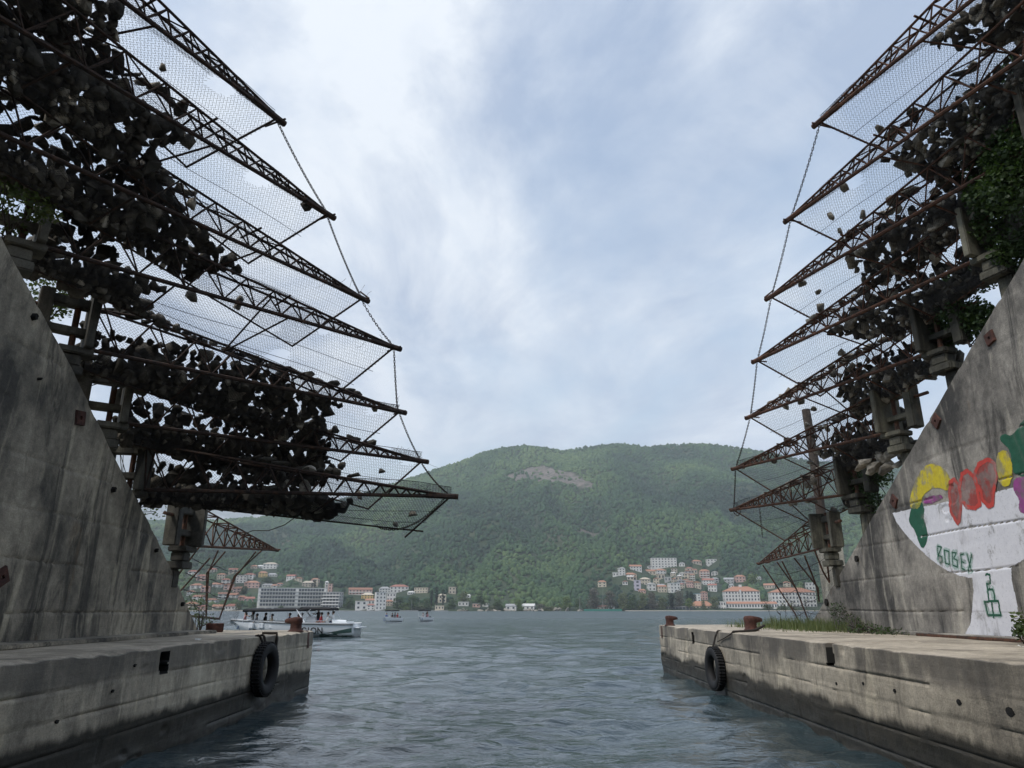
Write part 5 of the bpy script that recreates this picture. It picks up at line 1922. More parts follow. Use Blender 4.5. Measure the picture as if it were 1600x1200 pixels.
G1, G2 = 'hillside houses on the right shore', 'hillside houses on the left shore'
B = [
 # right-hand village
 ('house', 'cream house with an orange hip roof standing alone left of the right village', 935, 948, 918, 908, 'render_cream', ('hip', 'tile_orange'), 2, 2, G1),
 ('apartment_block', 'long white flat-roofed apartment block high above the right village', 1019, 1058, 888, 873, 'render_white', ('flat', 'flat_grey'), 4, 8, None),
 ('house', 'white tower-like house at the upper left of the right village', 967, 977, 899, 887, 'render_white', ('gable_front', 'render_white'), 3, 2, G1),
 ('house', 'low cream annex beside the white tower-like house', 977, 995, 901, 895, 'render_cream', ('hip', 'tile_orange'), 1, 4, G1),
 ('house', 'low white wing left of the white tower-like house', 958, 967, 901, 895, 'render_white', ('flat', 'flat_grey'), 1, 2, G1),
 ('house', 'white house with several orange dormers above the tower-like house', 985, 1003, 893, 883, 'render_white', ('gable', 'tile_orange'), 2, 4, G1),
 ('house', 'tiny white house with a grey roof left below the long white block', 1012, 1020, 891, 884, 'render_white', ('gable_front', 'flat_grey'), 2, 1, G1),
 ('house', 'cream house with a pink-orange roof below the long white block', 1010, 1025, 898, 890, 'render_cream', ('gable', 'tile_orange'), 1, 3, G1),
 ('house', 'white house with an orange roof under the right end of the long white block', 1026, 1041, 899, 889, 'render_white', ('hip', 'tile_orange'), 2, 3, G1),
 ('house', 'small white house right of the long white block', 1062, 1071, 885, 879, 'render_white', ('hip', 'flat_grey'), 1, 2, G1),
 ('house', 'wide orange-roofed house at the upper right of the village', 1083, 1096, 882, 875, 'render_beige', ('hip', 'tile_orange'), 1, 3, G1),
 ('house', 'modern white flat-roofed house at the top right of the village', 1106, 1121, 882, 874, 'render_white', ('flat', 'flat_grey'), 2, 3, G1),
 ('house', 'tall pinkish house with white balconies on the right of the village', 1095, 1110, 903, 890, 'render_pink', ('hip', 'tile_orange'), 3, 3, G1),
 ('house', 'cream two-storey house near the middle of the village', 1002, 1016, 914, 903, 'render_cream', ('hip', 'render_cream'), 2, 3, G1),
 ('house', 'narrow house with a bright red roof in the middle of the village', 1022, 1031, 913, 903, 'render_cream', ('gable_front', 'tile_red'), 2, 2, G1),
 ('house', 'tall pale pink house at the lower left of the village', 992, 1002, 924, 908, 'render_lilac', ('flat', 'render_white'), 3, 1, G1),
 ('house', 'bright white house with a steep front gable low in the village', 1013, 1025, 923, 911, 'render_white', ('gable_front', 'render_white'), 2, 2, G1),
 ('house', 'cream flat-fronted house right of the white steep-gabled house', 1029, 1042, 926, 915, 'render_cream', ('gable', 'tile_orange'), 2, 3, G1),
 ('house', 'white and blue terraced house low in the village', 1047, 1063, 926, 912, 'render_white', ('flat', 'blue_trim'), 3, 3, G1),
 ('house', 'small red-roofed house beside the white and blue house', 1062, 1070, 920, 912, 'render_cream', ('hip', 'tile_red'), 2, 2, G1),
 ('house', 'orange gabled house right of the village middle', 1085, 1097, 920, 909, 'render_beige', ('gable_front', 'tile_orange'), 2, 3, G1),
 ('house', 'wide house with a dark red roof and arcade right of the village', 1100, 1117, 914, 904, 'render_white', ('gable', 'tile_red'), 2, 4, G1),
 ('house', 'white house with a red roof just above the big hotel', 1109, 1122, 925, 913, 'render_white', ('gable', 'tile_red'), 2, 3, G1),
 ('house', 'narrow beige house left of the pinkish balcony house', 1079, 1087, 907, 897, 'render_beige', ('hip', 'tile_orange'), 3, 2, G1),
 ('house', 'plain white house above the village middle', 1062, 1071, 901, 894, 'render_white', ('gable_front', 'render_white'), 1, 2, G1),
 ('house', 'low orange-roofed house behind the shore trees', 999, 1010, 927, 921, 'render_pink', ('hip', 'tile_orange'), 1, 3, G1),
 ('house', 'white and pale blue house behind the beach restaurant', 1086, 1096, 941, 929, 'render_white', ('flat', 'blue_trim'), 3, 2, G1),
 ('house', 'brown-pink house beside the white and pale blue house', 1097, 1106, 938, 925, 'render_pink', ('hip', 'tile_brown'), 3, 2, G1),
 ('house', 'dark reddish house in the crowded right half of the village', 1074, 1084, 918, 908, 'render_pink', ('gable', 'tile_brown'), 2, 3, G1),
 ('house', 'grey unfinished house between the village and the hotel', 1134, 1149, 912, 903, 'render_grey', ('gable', 'flat_grey'), 2, 3, G1),
 ('house', 'pink house with an orange roof above the big hotel', 1151, 1166, 910, 899, 'render_pink', ('hip', 'tile_orange'), 2, 3, G1),
 ('house', 'small white house close above the big hotel roof', 1140, 1148, 919, 913, 'render_white', ('hip', 'flat_grey'), 1, 2, G1),
 ('house', 'group of low orange roofs behind the gap between the hotels', 1197, 1213, 920, 912, 'render_beige', ('gable', 'tile_orange'), 1, 4, G1),
 ('house', 'tiny white house alone in the wood above the hotels', 1183, 1190, 906, 901, 'render_white', ('hip', 'flat_grey'), 1, 2, G1),
 ('house', 'pale orange house above the second hotel seen through the net', 1226, 1237, 917, 909, 'render_cream', ('hip', 'tile_orange'), 2, 2, G1),
 ('house', 'white flat-roofed house above the second hotel', 1262, 1276, 922, 911, 'render_white', ('flat', 'flat_grey'), 2, 3, G1),
 ('house', 'grey-white house between terraces in the village middle', 1040, 1050, 909, 902, 'render_grey', ('flat', 'flat_grey'), 1, 2, G1),
 ('house', 'small cream house under the pinkish balcony house', 1068, 1078, 911, 905, 'render_cream', ('hip', 'tile_brown'), 1, 2, G1),
 # left shore
 ('house', 'tan house at the left of the three highest left houses', 391, 401, 888, 883, 'render_beige', ('hip', 'tile_orange'), 1, 2, G2),
 ('house', 'white house in the middle of the three highest left houses', 400, 411, 888, 883, 'render_white', ('hip', 'render_white'), 1, 3, G2),
 ('house', 'big pale house, largest of the three highest left houses', 410, 431, 889, 879, 'render_white', ('hip', 'render_beige'), 2, 4, G2),
 ('house', 'white house with a pink hip roof left of the yellow house', 381, 395, 905, 896, 'render_white', ('hip', 'tile_red'), 2, 2, G2),
 ('apartment_block', 'plain white flat-roofed block beside the hanging frame of the left gate', 367, 383, 911, 900, 'render_white', ('flat', 'render_white'), 3, 3, None),
 ('house', 'bright yellow house on the left hillside', 402, 415, 902, 893, 'render_yellow', ('hip', 'tile_orange'), 2, 3, G2),
 ('house', 'low white house right of the yellow house', 416, 431, 901, 896, 'render_white', ('hip', 'flat_grey'), 1, 4, G2),
 ('house', 'white house with a red roof above the glass hotel', 447, 460, 905, 898, 'render_white', ('gable', 'tile_red'), 2, 3, G2),
 ('house', 'cream house with an orange roof right of the red-roofed white house', 460, 471, 909, 902, 'render_cream', ('gable_front', 'tile_orange'), 2, 2, G2),
 ('house', 'wide pink terraced house left above the glass hotel', 380, 402, 919, 908, 'render_pink', ('hip', 'tile_orange'), 2, 4, G2),
 ('house', 'low white house right above the pink terraced house', 407, 425, 918, 912, 'render_white', ('hip', 'flat_grey'), 1, 4, G2),
 ('house', 'beige house behind the right end of the glass hotel', 470, 489, 917, 908, 'render_beige', ('hip', 'render_beige'), 2, 4, G2),
 ('tower_house', 'thin white tower house between cypresses behind the hotels', 490, 496, 917, 906, 'render_cream', ('flat', 'render_white'), 3, 1, None),
 ('tower_house', 'slim white tower behind the balcony block', 506, 511, 926, 909, 'render_white', ('hip', 'render_white'), 4, 1, None),
 ('tower_house', 'slim pink tower right of the white tower', 512, 518, 926, 913, 'render_pink', ('flat', 'tile_red'), 3, 1, None),
 ('house', 'long pink house with a grey-red roof right of the balcony block', 543, 579, 930, 919, 'render_pink', ('gable', 'tile_brown'), 2, 7, G2),
 ('house', 'orange-pink house left of the glass hotel, upper one', 370, 382, 939, 931, 'render_pink', ('hip', 'tile_orange'), 2, 2, G2),
 ('house', 'pink house left of the glass hotel, lower one', 378, 394, 943, 933, 'render_pink', ('gable', 'tile_red'), 2, 3, G2),
 ('house', 'low pink-roofed house on the shore behind the hanging frame', 349, 368, 954, 945, 'render_white', ('hip', 'tile_red'), 1, 4, G2),
 ('house', 'white two-storey house above the two white apartment houses', 591, 608, 926, 917, 'render_white', ('hip', 'flat_grey'), 2, 4, G2),
 ('house', 'large red-roofed house at the right end of the left town', 608, 637, 926, 914, 'render_white', ('hip', 'tile_red'), 2, 5, G2),
 ('house', 'yellow-cream house in front of the long pink house', 564, 582, 936, 927, 'render_yellow', ('hip', 'render_cream'), 2, 4, G2),
 ('apartment_house', 'tall white apartment house reaching down to the shore', 584, 600, 954, 928, 'render_white', ('flat', 'flat_grey'), 5, 3, None),
 ('apartment_house', 'white apartment house right beside the tall white one', 603, 617, 946, 928, 'render_white', ('flat', 'flat_grey'), 3, 3, None),
 ('house', 'white flat-roofed house with dark openings on the left shore', 553, 571, 954, 941, 'render_white', ('flat', 'render_cream'), 2, 2, G2),
 ('house', 'house with a wide orange roof behind the small shore house', 570, 585, 945, 936, 'render_white', ('gable', 'tile_orange'), 1, 3, G2),
 ('house', 'small white shore house with a red roof left of the tall apartment house', 572, 584, 955, 946, 'render_white', ('hip', 'tile_red'), 2, 2, G2),
 ('house', 'orange-roofed house half hidden by trees right of the apartment houses', 601, 613, 947, 938, 'render_beige', ('hip', 'tile_orange'), 2, 3, G2),
 ('house', 'long cream flat-roofed house in the trees right of the left town', 648, 669, 927, 919, 'render_cream', ('flat', 'render_beige'), 2, 5, G2),
 ('house', 'low white house left of the long cream house', 636, 647, 929, 924, 'render_white', ('hip', 'render_white'), 1, 3, G2),
 ('house', 'small cream house alone among dark trees near the middle', 684, 696, 942, 929, 'render_cream', ('hip', 'render_cream'), 2, 2, None),
 ('house', 'beige house with a flat roof behind cypresses', 701, 712, 928, 918, 'render_beige', ('flat', 'render_beige'), 2, 2, None),
 ('shed', 'white flat-roofed shed on the rocky middle shore', 716, 732, 947, 941, 'render_white', ('flat', 'render_white'), 1, 3, None),
 ('boathouse', 'low pale boathouse with arched openings at the water edge', 679, 693, 956, 950, 'render_cream', ('flat', 'render_cream'), 1, 3, None),
 ('house', 'tiny white house in the trees above the white shed', 729, 735, 934, 929, 'render_white', ('hip', 'render_white'), 1, 1, None),
 ('hall', 'bright white hall with a sloping roof on the middle shore', 816, 836, 954, 945, 'render_white', ('gable', 'render_white'), 1, 3, None),
 ('shed', 'white shed half covered by bushes left of the white hall', 791, 808, 954, 945, 'render_white', ('gable', 'flat_grey'), 1, 2, None),
 ('kiosk', 'small white kiosk right of the rocky shore shed', 754, 763, 948, 943, 'render_white', ('flat', 'render_white'), 1, 1, None),
 ('kiosk', 'small pink-white kiosk nearest the rocky shore shed', 739, 750, 949, 944, 'render_pink', ('flat', 'render_white'), 1, 2, None),
 ('hut', 'long low hut behind the green pier', 932, 949, 953, 947, 'render_beige', ('gable', 'tile_brown'), 1, 3, None),
 ('hut', 'round-topped white hut behind the green pier', 949, 961, 954, 947, 'render_white', ('gable_front', 'render_white'), 1, 1, None),
]
for (nm, lab, x0, x1, by, ty, wl__, rf, sto, bay, grp) in B:
    building(nm, lab, {'apartment_block': 'apartment block', 'tower_house': 'house', 'apartment_house': 'house'}.get(nm, nm), x0, x1, by, ty, wl__, rf, sto, bay, group=grp,
             balcony=('balcon' in lab), hfrac=0.46, wfrac=0.36)
# houses seen only through the hanging frame of the left gate
q = random.Random(77)
for k, (x0, by) in enumerate(((292, 900), (306, 908), (322, 895), (338, 905), (296, 920), (312, 926), (330, 918), (348, 922), (300, 938), (320, 942), (338, 936), (352, 934), (288, 950), (308, 953), (330, 952), (344, 913), (290, 930), (362, 926), (355, 897))):
    w = q.randint(10, 17)
    building('house', 'small orange-roofed house behind the netting of the lowest left gate arm', 'house', x0, x0 + w, by, by - q.randint(7, 10), q.choice(('render_white', 'render_cream', 'render_pink')), (q.choice(('hip', 'gable')), q.choice(('tile_orange', 'tile_red', 'tile_orange', 'tile_brown'))), 2, q.randint(2, 3), group='houses behind the hanging frame of the left gate')

q = random.Random(91)
for k in range(30):
    x0 = q.uniform(972, 1118); by = q.uniform(893, 926)
    if any(abs((b_[2] + b_[3]) / 2 - x0 - 4) < 7 and abs(b_[4] - by) < 5 for b_ in B):
        continue
    w = q.uniform(7, 11)
    building('house', 'small pale house packed between larger houses of the right village', 'house', x0, x0 + w, by, by - q.uniform(5, 8), q.choice(('render_white', 'render_cream', 'render_beige', 'render_grey')), (q.choice(('hip', 'gable', 'flat', 'gable_front')), q.choice(('tile_orange', 'tile_red', 'flat_grey', 'tile_brown', 'render_white'))), q.choice((1, 2)), 2, group='small filler houses of the right village')
for k in range(16):
    x0 = q.uniform(366, 490); by = q.uniform(905, 934)
    if any(abs((b_[2] + b_[3]) / 2 - x0 - 4) < 8 and abs(b_[4] - by) < 5 for b_ in B) or (x0 > 392 and by > 920):
        continue
    w = q.uniform(8, 12)
    building('house', 'small pale house packed between larger houses above the glass hotel', 'house', x0, x0 + w, by, by - q.uniform(5, 8), q.choice(('render_white', 'render_cream', 'render_pink')), (q.choice(('hip', 'gable')), q.choice(('tile_orange', 'tile_red', 'tile_brown'))), q.choice((1, 2)), 2, group='small filler houses of the left town')

# glass hotel on the left shore
hy = 812.0
t = building('hotel', 'long modern white hotel with rows of dark glass on the left shore', 'hotel', 400, 503, 955, 921, 'render_white', ('flat', 'render_white'), 6, 1, depth=16, rot=0.28, y_at=hy, wfrac=0.01, hfrac=0.01)
sc_ = (Vector((0, hy, 0)) - cam_p).dot(Vector((0, CT, ST))) / FPX
hw, hh_ = 103 * sc_, 34 * sc_ * 1.02
for r in range(5):
    z = 0.4 + hh_ * (0.20 + 0.8 * (r + 0.5) / 5)
    for c in range(22):
        if c in (12,):
            continue
        x = -hw / 2 + hw * (0.035 + 0.93 * (c + 0.5) / 22)
        add('window', unit_box('dark_glass'), t, (x, -8.05, z), None, (hw / 22 * 0.74, 0.5, hh_ * 0.8 / 5 * 0.60))
    add('balcony', unit_box('render_white'), t, (0, -8.5, z - hh_ * 0.8 / 5 * 0.42), None, (hw * 0.97, 1.4, 0.35))
for c in range(9):
    add('ground_opening', unit_box('dark_glass'), t, (-hw / 2 + hw * (c + 0.6) / 9.2, -8.02, 2.2), None, (hw / 14, 0.4, 3.2))
# white balcony block beside it
t = building('apartment_block', 'white block with projecting wavy balconies right of the glass hotel', 'apartment block', 504, 530, 955, 927, 'render_grey', ('flat', 'render_white'), 6, 5, depth=13, rot=-0.15, y_at=809.0, wfrac=0.75, hfrac=0.62)
bw = 26 * sc_
for r in range(6):
    add('balcony', unit_box('render_white'), t, ((0.6 if r % 2 else -0.4), -7.3, 0.5 + r * (28 * sc_ / 6) + 0.3), None, (bw + 1.6, 2.2, 1.1))
# red-roofed hotel on the right
t = building('hotel', 'big white hotel with an orange hip roof on the right shore', 'hotel', 1137, 1190, 950, 918, 'render_white', ('hip', 'tile_orange'), 5, 11, depth=18, rot=-0.12, y_at=835.0, roof_h=5.2, wfrac=0.42, hfrac=0.55)
add('central_bay', unit_box('render_white'), t, (-2.2, -9.4, 10), None, (1.8, 1.6, 20))
add('ridge_lantern', unit_box('render_white'), t, (0, 0, 24.5), None, (3.0, 3.0, 2.6))
t = building('hotel_wing', 'low white arcaded wing with a long orange roof in front of the big hotel', 'building', 1137, 1215, 957, 941, 'render_white', ('gable', 'tile_orange'), 2, 18, depth=9, rot=-0.1, y_at=808.0, roof_h=2.2, wfrac=0.5, hfrac=0.6)
t = building('pavilion', 'white flat-roofed pavilion left of the arcaded hotel wing', 'building', 1122, 1137, 955, 941, 'render_white', ('flat', 'render_white'), 2, 4, depth=9, y_at=808.0)
t = building('hotel', 'second white hotel with an orange roof seen through the right gate bars', 'hotel', 1211, 1278, 955, 920, 'render_white', ('hip', 'tile_orange'), 5, 13, depth=18, rot=-0.12, y_at=826.0, roof_h=5.0, wfrac=0.42, hfrac=0.55)
t = building('restaurant', 'beach restaurant with a long low orange roof', 'building', 1080, 1118, 954, 940, 'render_beige', ('hip', 'tile_orange'), 1, 7, depth=14, y_at=812.0, roof_h=5.0)
t = building('beach_pavilion', 'long low grey pavilion on the beach with an open front', 'pavilion', 1036, 1084, 956, 948, 'render_dark', ('flat', 'flat_grey'), 1, 9, depth=9, y_at=806.0, wfrac=0.8, hfrac=0.7)


# shoreline strip: pale beach wall, rocks, green pier
def strip(name, px0, px1, z, y, dpt, mat, label, cat, kind=None):
    a, b = atY(px0, 955, y), atY(px1, 955, y)
    me = bevel_box(name, (b.x - a.x, dpt, z + 1.0), mat, 0.1, 3, 0.0)
    o = add(name, me, None, ((a.x + b.x) / 2, y + dpt / 2, -1.0))
    return tag(o, label, cat, None, kind)


strip('beach', 978, 1330, 0.9, 793, 22, 'beach', None, None, 'structure')
strip('promenade', 220, 420, 1.0, 795, 20, 'beach', None, None, 'structure')
strip('promenade', 420, 700, 0.7, 796, 20, 'flat_grey', None, None, 'structure')
strip('pier', 913, 972, 2.2, 790, 6, 'sea_green', 'long dark green pier wall on the middle shore', 'pier')
q = random.Random(12)
for k in range(34):
    px = q.uniform(690, 910)
    p = atY(px, 956, 797 + q.uniform(0, 4))
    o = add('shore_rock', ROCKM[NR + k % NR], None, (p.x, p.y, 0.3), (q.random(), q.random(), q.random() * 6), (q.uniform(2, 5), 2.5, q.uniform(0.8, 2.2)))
    tag(o, 'pale rock on the waterline of the middle shore', 'rock', 'rocks along the middle shore')
# mast, masts of moored boats and lamp posts
for (px, top, base, r, lab) in ((906, 931, 956, 0.22, 'tall pale mast on the shore left of the green pier'), (942, 918, 953, 0.15, 'grey lamp mast among the shore trees'), (606 + 37, 937, 957, 0.12, 'thin mast of a boat moored at the middle left shore')):
    a, b = atY(px, base, 797), atY(px, top, 797)
    mb = MB(); mb.tube([tuple(Vector((0, 0, -0.5))), tuple((b - a) * 0.5), tuple(b - a)], [r, r * 0.8, r * 0.5], 6)
    tag(add('mast', mb.mesh('mast', 'render_grey', True), None, a), lab, 'mast')


# ------------------------------------------------------------------ trees
def crown_mesh(name, seed, nlobe, nleaf, tall, mat):
    q = np.random.default_rng(seed)
    mb = MB()
    for k in range(nlobe):
        an = q.uniform(0, 6.28); rr = q.uniform(0, 0.30)
        c = np.array((math.cos(an) * rr, math.sin(an) * rr, 0.5 + q.uniform(-0.30, 0.33)))
        rad = np.array((0.26, 0.26, 0.2)) * q.uniform(0.7, 1.15)
        leaves(mb, q, [(c, rad)], nleaf, 0.10)
    return mb.mesh(name, mat)


M['tree_a'] = leaf_mat('tree_leaf_green', (0.025, 0.048, 0.017), (0.06, 0.1, 0.03), (0.1, 0.145, 0.045))
M['tree_b'] = leaf_mat('tree_leaf_olive', (0.06, 0.08, 0.035), (0.125, 0.145, 0.065), (0.17, 0.18, 0.085))
M['tree_c'] = leaf_mat('tree_leaf_grey', (0.07, 0.068, 0.055), (0.13, 0.12, 0.095), (0.17, 0.155, 0.125))
M['tree_d'] = leaf_mat('tree_leaf_fresh', (0.06, 0.09, 0.02), (0.12, 0.17, 0.04), (0.16, 0.21, 0.06))
M['cypress'] = leaf_mat('cypress_leaf', (0.008, 0.018, 0.010), (0.02, 0.036, 0.016))
CROWN = {k: [crown_mesh('crown', 5 + j, 15, 46, 1, k) for j in range(2)] for k in ('tree_a', 'tree_b', 'tree_c', 'tree_d')}
mb = MB(); qq = np.random.default_rng(4)
for k in range(14):
    z = 0.06 + 0.9 * k / 14
    r = 0.13 * math.sin(math.pi * min(1, 0.15 + 0.9 * (1 - k / 14.5)))
    leaves(mb, qq, [((0, 0, z), (r, r, 0.06))], 40, 0.06)
CYP = mb.mesh('cypress_crown', 'cypress')
mb = MB()
mb.tube([(0, 0, -0.05), (0.01, 0, 0.2), (0.0, 0.01, 0.5)], [0.03, 0.024, 0.012], 6)
for an in (0.4, 2.2, 4.1):
    mb.tube([(0, 0, 0.28), (0.08 * math.cos(an), 0.08 * math.sin(an), 0.42), (0.2 * math.cos(an), 0.2 * math.sin(an), 0.58)], [0.016, 0.01, 0.005], 5)
TRUNK = mb.mesh('trunk', 'twig')


def tree(px, base, top, wpx, kind, label, group, y=None):
    p = atY(px, base, y) if y else ground_hit(px, base)
    s = (p - cam_p).dot(Vector((0, CT, ST))) / FPX
    h = (base - top) * s
    w = wpx * s
    q = random.Random(int(px * 31 + base))
    t = thing('cypress_tree' if kind == 'cypress' else 'tree', label, 'tree', (p.x, p.y, p.z - 0.3), q.uniform(0, 6.28), group)
    add('trunk', TRUNK, t, None, None, (h, h, h))
    if kind == 'cypress':
        add('crown', CYP, t, None, None, (w / 0.26, w / 0.26, h))
    else:
        add('crown', CROWN[kind][q.randrange(2)], t, None, None, (w / 0.95, w / 0.95, h))
    return t


DESC = {'tree_a': 'dark green', 'tree_b': 'olive green', 'tree_c': 'grey-brown', 'tree_d': 'fresh light green', 'cypress': 'slim dark'}
shore_trees = [(885, 954, 931, 22, 'tree_d', 'round bright green tree left of the pale mast on the shore'), (812, 954, 935, 16, 'tree_d', 'light green tree left of the white hall'),
    (928, 953, 918, 26, 'tree_c', 'large grey-brown tree above the left end of the green pier'), (953, 954, 922, 26, 'tree_c', 'large grey-brown tree above the right end of the green pier'), (975, 954, 926, 24, 'tree_b', 'olive tree right of the green pier'),
    (1003, 954, 927, 24, 'tree_b', 'tall olive tree left of the beach pavilion'), (1020, 954, 924, 22, 'tree_c', 'grey-brown tree behind the left end of the beach pavilion'), (1035, 954, 932, 22, 'tree_b', 'broad olive tree touching the beach pavilion'),
    (988, 954, 930, 20, 'tree_a', 'dark green tree between two olive trees by the beach'), (1050, 950, 926, 14, 'cypress', 'dark conifer behind the beach pavilion'), (1062, 950, 922, 22, 'tree_c', 'grey-brown tree above the beach pavilion'), (1078, 950, 934, 18, 'tree_d', 'fresh green tree left of the beach restaurant'),
    (1075, 944, 923, 6, 'cypress', 'left cypress of the three behind the restaurant'), (1081, 944, 924, 6, 'cypress', 'middle cypress of the three behind the restaurant'), (1086, 944, 928, 6, 'cypress', 'right cypress of the three behind the restaurant'),
    (1117, 953, 931, 18, 'tree_b', 'olive tree between the restaurant and the white pavilion'), (1175, 915, 897, 26, 'tree_d', 'light green tree above the big right hotel'), (1100, 953, 938, 10, 'tree_b', 'small olive tree in front of the beach restaurant'),
    (1200, 955, 944, 20, 'tree_a', 'dark shrubbery in front of the arcaded hotel wing'), (1222, 955, 946, 18, 'tree_a', 'dark shrubbery in front of the second hotel'), (1242, 955, 947, 16, 'tree_b', 'olive shrubbery before the second hotel'),
    (491, 921, 905, 4, 'cypress', 'left cypress beside the thin white tower house'), (503, 925, 908, 4, 'cypress', 'cypress left of the slim white tower'), (487, 922, 910, 4, 'cypress', 'short cypress behind the glass hotel'),
    (634, 955, 941, 22, 'tree_d', 'light green tree on the shore right of the left town'), (655, 955, 946, 28, 'tree_b', 'olive tree low on the shore right of the left town'), (622, 953, 932, 24, 'tree_a', 'dark green tree right of the apartment houses'), (645, 953, 930, 22, 'tree_a', 'dark pine behind the light green shore tree'),
    (668, 953, 934, 22, 'tree_a', 'dark pine left of the small cream house'), (674, 946, 921, 6, 'cypress', 'left cypress near the long cream house'), (682, 945, 916, 6, 'cypress', 'tall cypress near the beige flat-roofed house'), (692, 946, 920, 6, 'cypress', 'right cypress near the beige flat-roofed house'),
    (705, 953, 936, 22, 'tree_a', 'dark green tree right of the small cream house'), (725, 944, 924, 22, 'tree_b', 'olive tree above the white flat-roofed shed'), (752, 946, 928, 24, 'tree_a', 'dark green tree above the two kiosks'), (780, 952, 938, 24, 'tree_a', 'dark green tree left of the half covered shed'),
    (845, 954, 943, 18, 'tree_c', 'grey-brown tree right of the white hall'), (862, 955, 947, 34, 'tree_b', 'wide low olive bush on the shore right of the white hall'), (770, 955, 946, 26, 'tree_b', 'low olive bush on the rocky shore'), (905, 951, 934, 16, 'tree_a', 'dark green tree behind the pale mast'),
    (440, 957, 946, 18, 'tree_a', 'dark tree below the left half of the glass hotel'), (395, 955, 940, 14, 'tree_a', 'dark tree at the left end of the glass hotel'), (420, 913, 901, 30, 'tree_a', 'broad dark tree between the yellow house and the glass hotel'), (545, 950, 934, 22, 'tree_a', 'dark tree right of the balcony block'),
    (545, 956, 946, 10, 'tree_a', 'small dark tree left of the flat-roofed shore house'), (380, 928, 915, 16, 'tree_a', 'dark tree under the pink terraced house'), (372, 952, 940, 12, 'tree_b', 'olive tree left of the glass hotel')]
for (px, by, ty, wpx, kind, lab) in shore_trees:
    tree(px, by, ty, wpx, kind, lab, 'trees along the far shore', 803.0 + (px % 7) if by > 944 else None)


# ------------------------------------------------------------------ the wood on the hill (one mass)
def make_forest():
    q = np.random.default_rng(17)
    n = 98000
    a = q.uniform(-0.62, 0.62, n)
    Y = 806 + (2330 - 806) * q.random(n) ** 0.80
    X = a * Y
    Z = terr(X, Y)
    bare = bare_mask(X, Y, Z)
    dens = 0.62 + 0.6 * fbm(X / 55, Y / 55, 3, 71)
    keep = (q.random(n) < dens) & (q.random(n) > bare * 0.93)
    zc = Y * CT + (Z - CAMZ) * ST
    px = 800 + FPX * X / zc
    py = 600 - FPX * ((Z - CAMZ) * CT - Y * ST) / zc
    # village clearings are more open
    vil = np.exp(-((px - 1055) / 75) ** 2 - ((py - 912) / 24) ** 2) + np.exp(-((px - 420) / 130) ** 2 - ((py - 925) / 22) ** 2)
    keep &= q.random(n) > np.clip(vil, 0, 0.72)
    rad = q.uniform(2.0, 4.9, n) * (0.9 + 0.35 * (Y - 800) / 1500)
    for (hx, hy_, hw_, hy2) in HOUSES:
        keep &= ~((np.abs(X - hx * Y / hy_) < hw_ + rad * 0.7) & (Y > hy_ - 42) & (Y < hy2 + rad))
    keep &= Y > 812
    X, Y, Z, rad = X[keep], Y[keep], Z[keep], rad[keep]
    n = len(X)
    bm = bmesh.new(); bmesh.ops.create_icosphere(bm, subdivisions=1, radius=1.0)
    bm.verts.ensure_lookup_table()
    bv = np.array([tuple(v.co) for v in bm.verts]); bf = np.array([[v.index for v in f.verts] for f in bm.faces if f.calc_center_median().z > -0.45]); bm.free()
    jit = q.uniform(0.68, 1.25, (n, len(bv), 1))
    hgt = q.uniform(0.75, 1.25, n)
    V = bv[None] * jit * rad[:, None, None]
    V[:, :, 2] *= hgt[:, None]
    V += np.stack([X, Y, Z + rad * 0.55 * hgt], -1)[:, None, :]
    F = bf[None] + (np.arange(n) * len(bv))[:, None, None]
    tone = np.clip(0.44 + 0.85 * fbm(X / 170, Y / 220, 4, 5) + q.normal(0, 0.11, n), 0, 1)
    m = new_mat('wood_foliage', (0.05, 0.08, 0.03), 0.9)
    ns, ls = m.node_tree.nodes, m.node_tree.links
    at = N(ns, 'ShaderNodeAttribute', attribute_name='tone')
    c = ramp(m, at.outputs['Fac'], [(0.05, (0.022, 0.052, 0.030)), (0.40, (0.040, 0.090, 0.039)), (0.70, (0.070, 0.130, 0.048)), (0.97, (0.125, 0.185, 0.066))])
    nz = nnoise(m, 1.1, 6, 0.75, coord='World')
    c = mix(m, 0.5, c, ramp(m, nz, [(0.3, (0.2, 0.2, 0.2)), (0.7, (0.8, 0.8, 0.8))]), 'OVERLAY')
    set_col(m, c)
    bump(m, nz, 1.0, 2.2)
    me = np_mesh('wood', V.reshape(-1, 3), F.reshape(-1, 3), m, True)
    t_ = me.attributes.new('tone', 'FLOAT', 'POINT')
    t_.data.foreach_set('value', np.repeat(tone, len(bv)).astype(np.float32))
    tag(add('wood', me), 'dense green wood covering the far hillside', 'wood', None, 'stuff')
    print('wood', n)


make_forest()

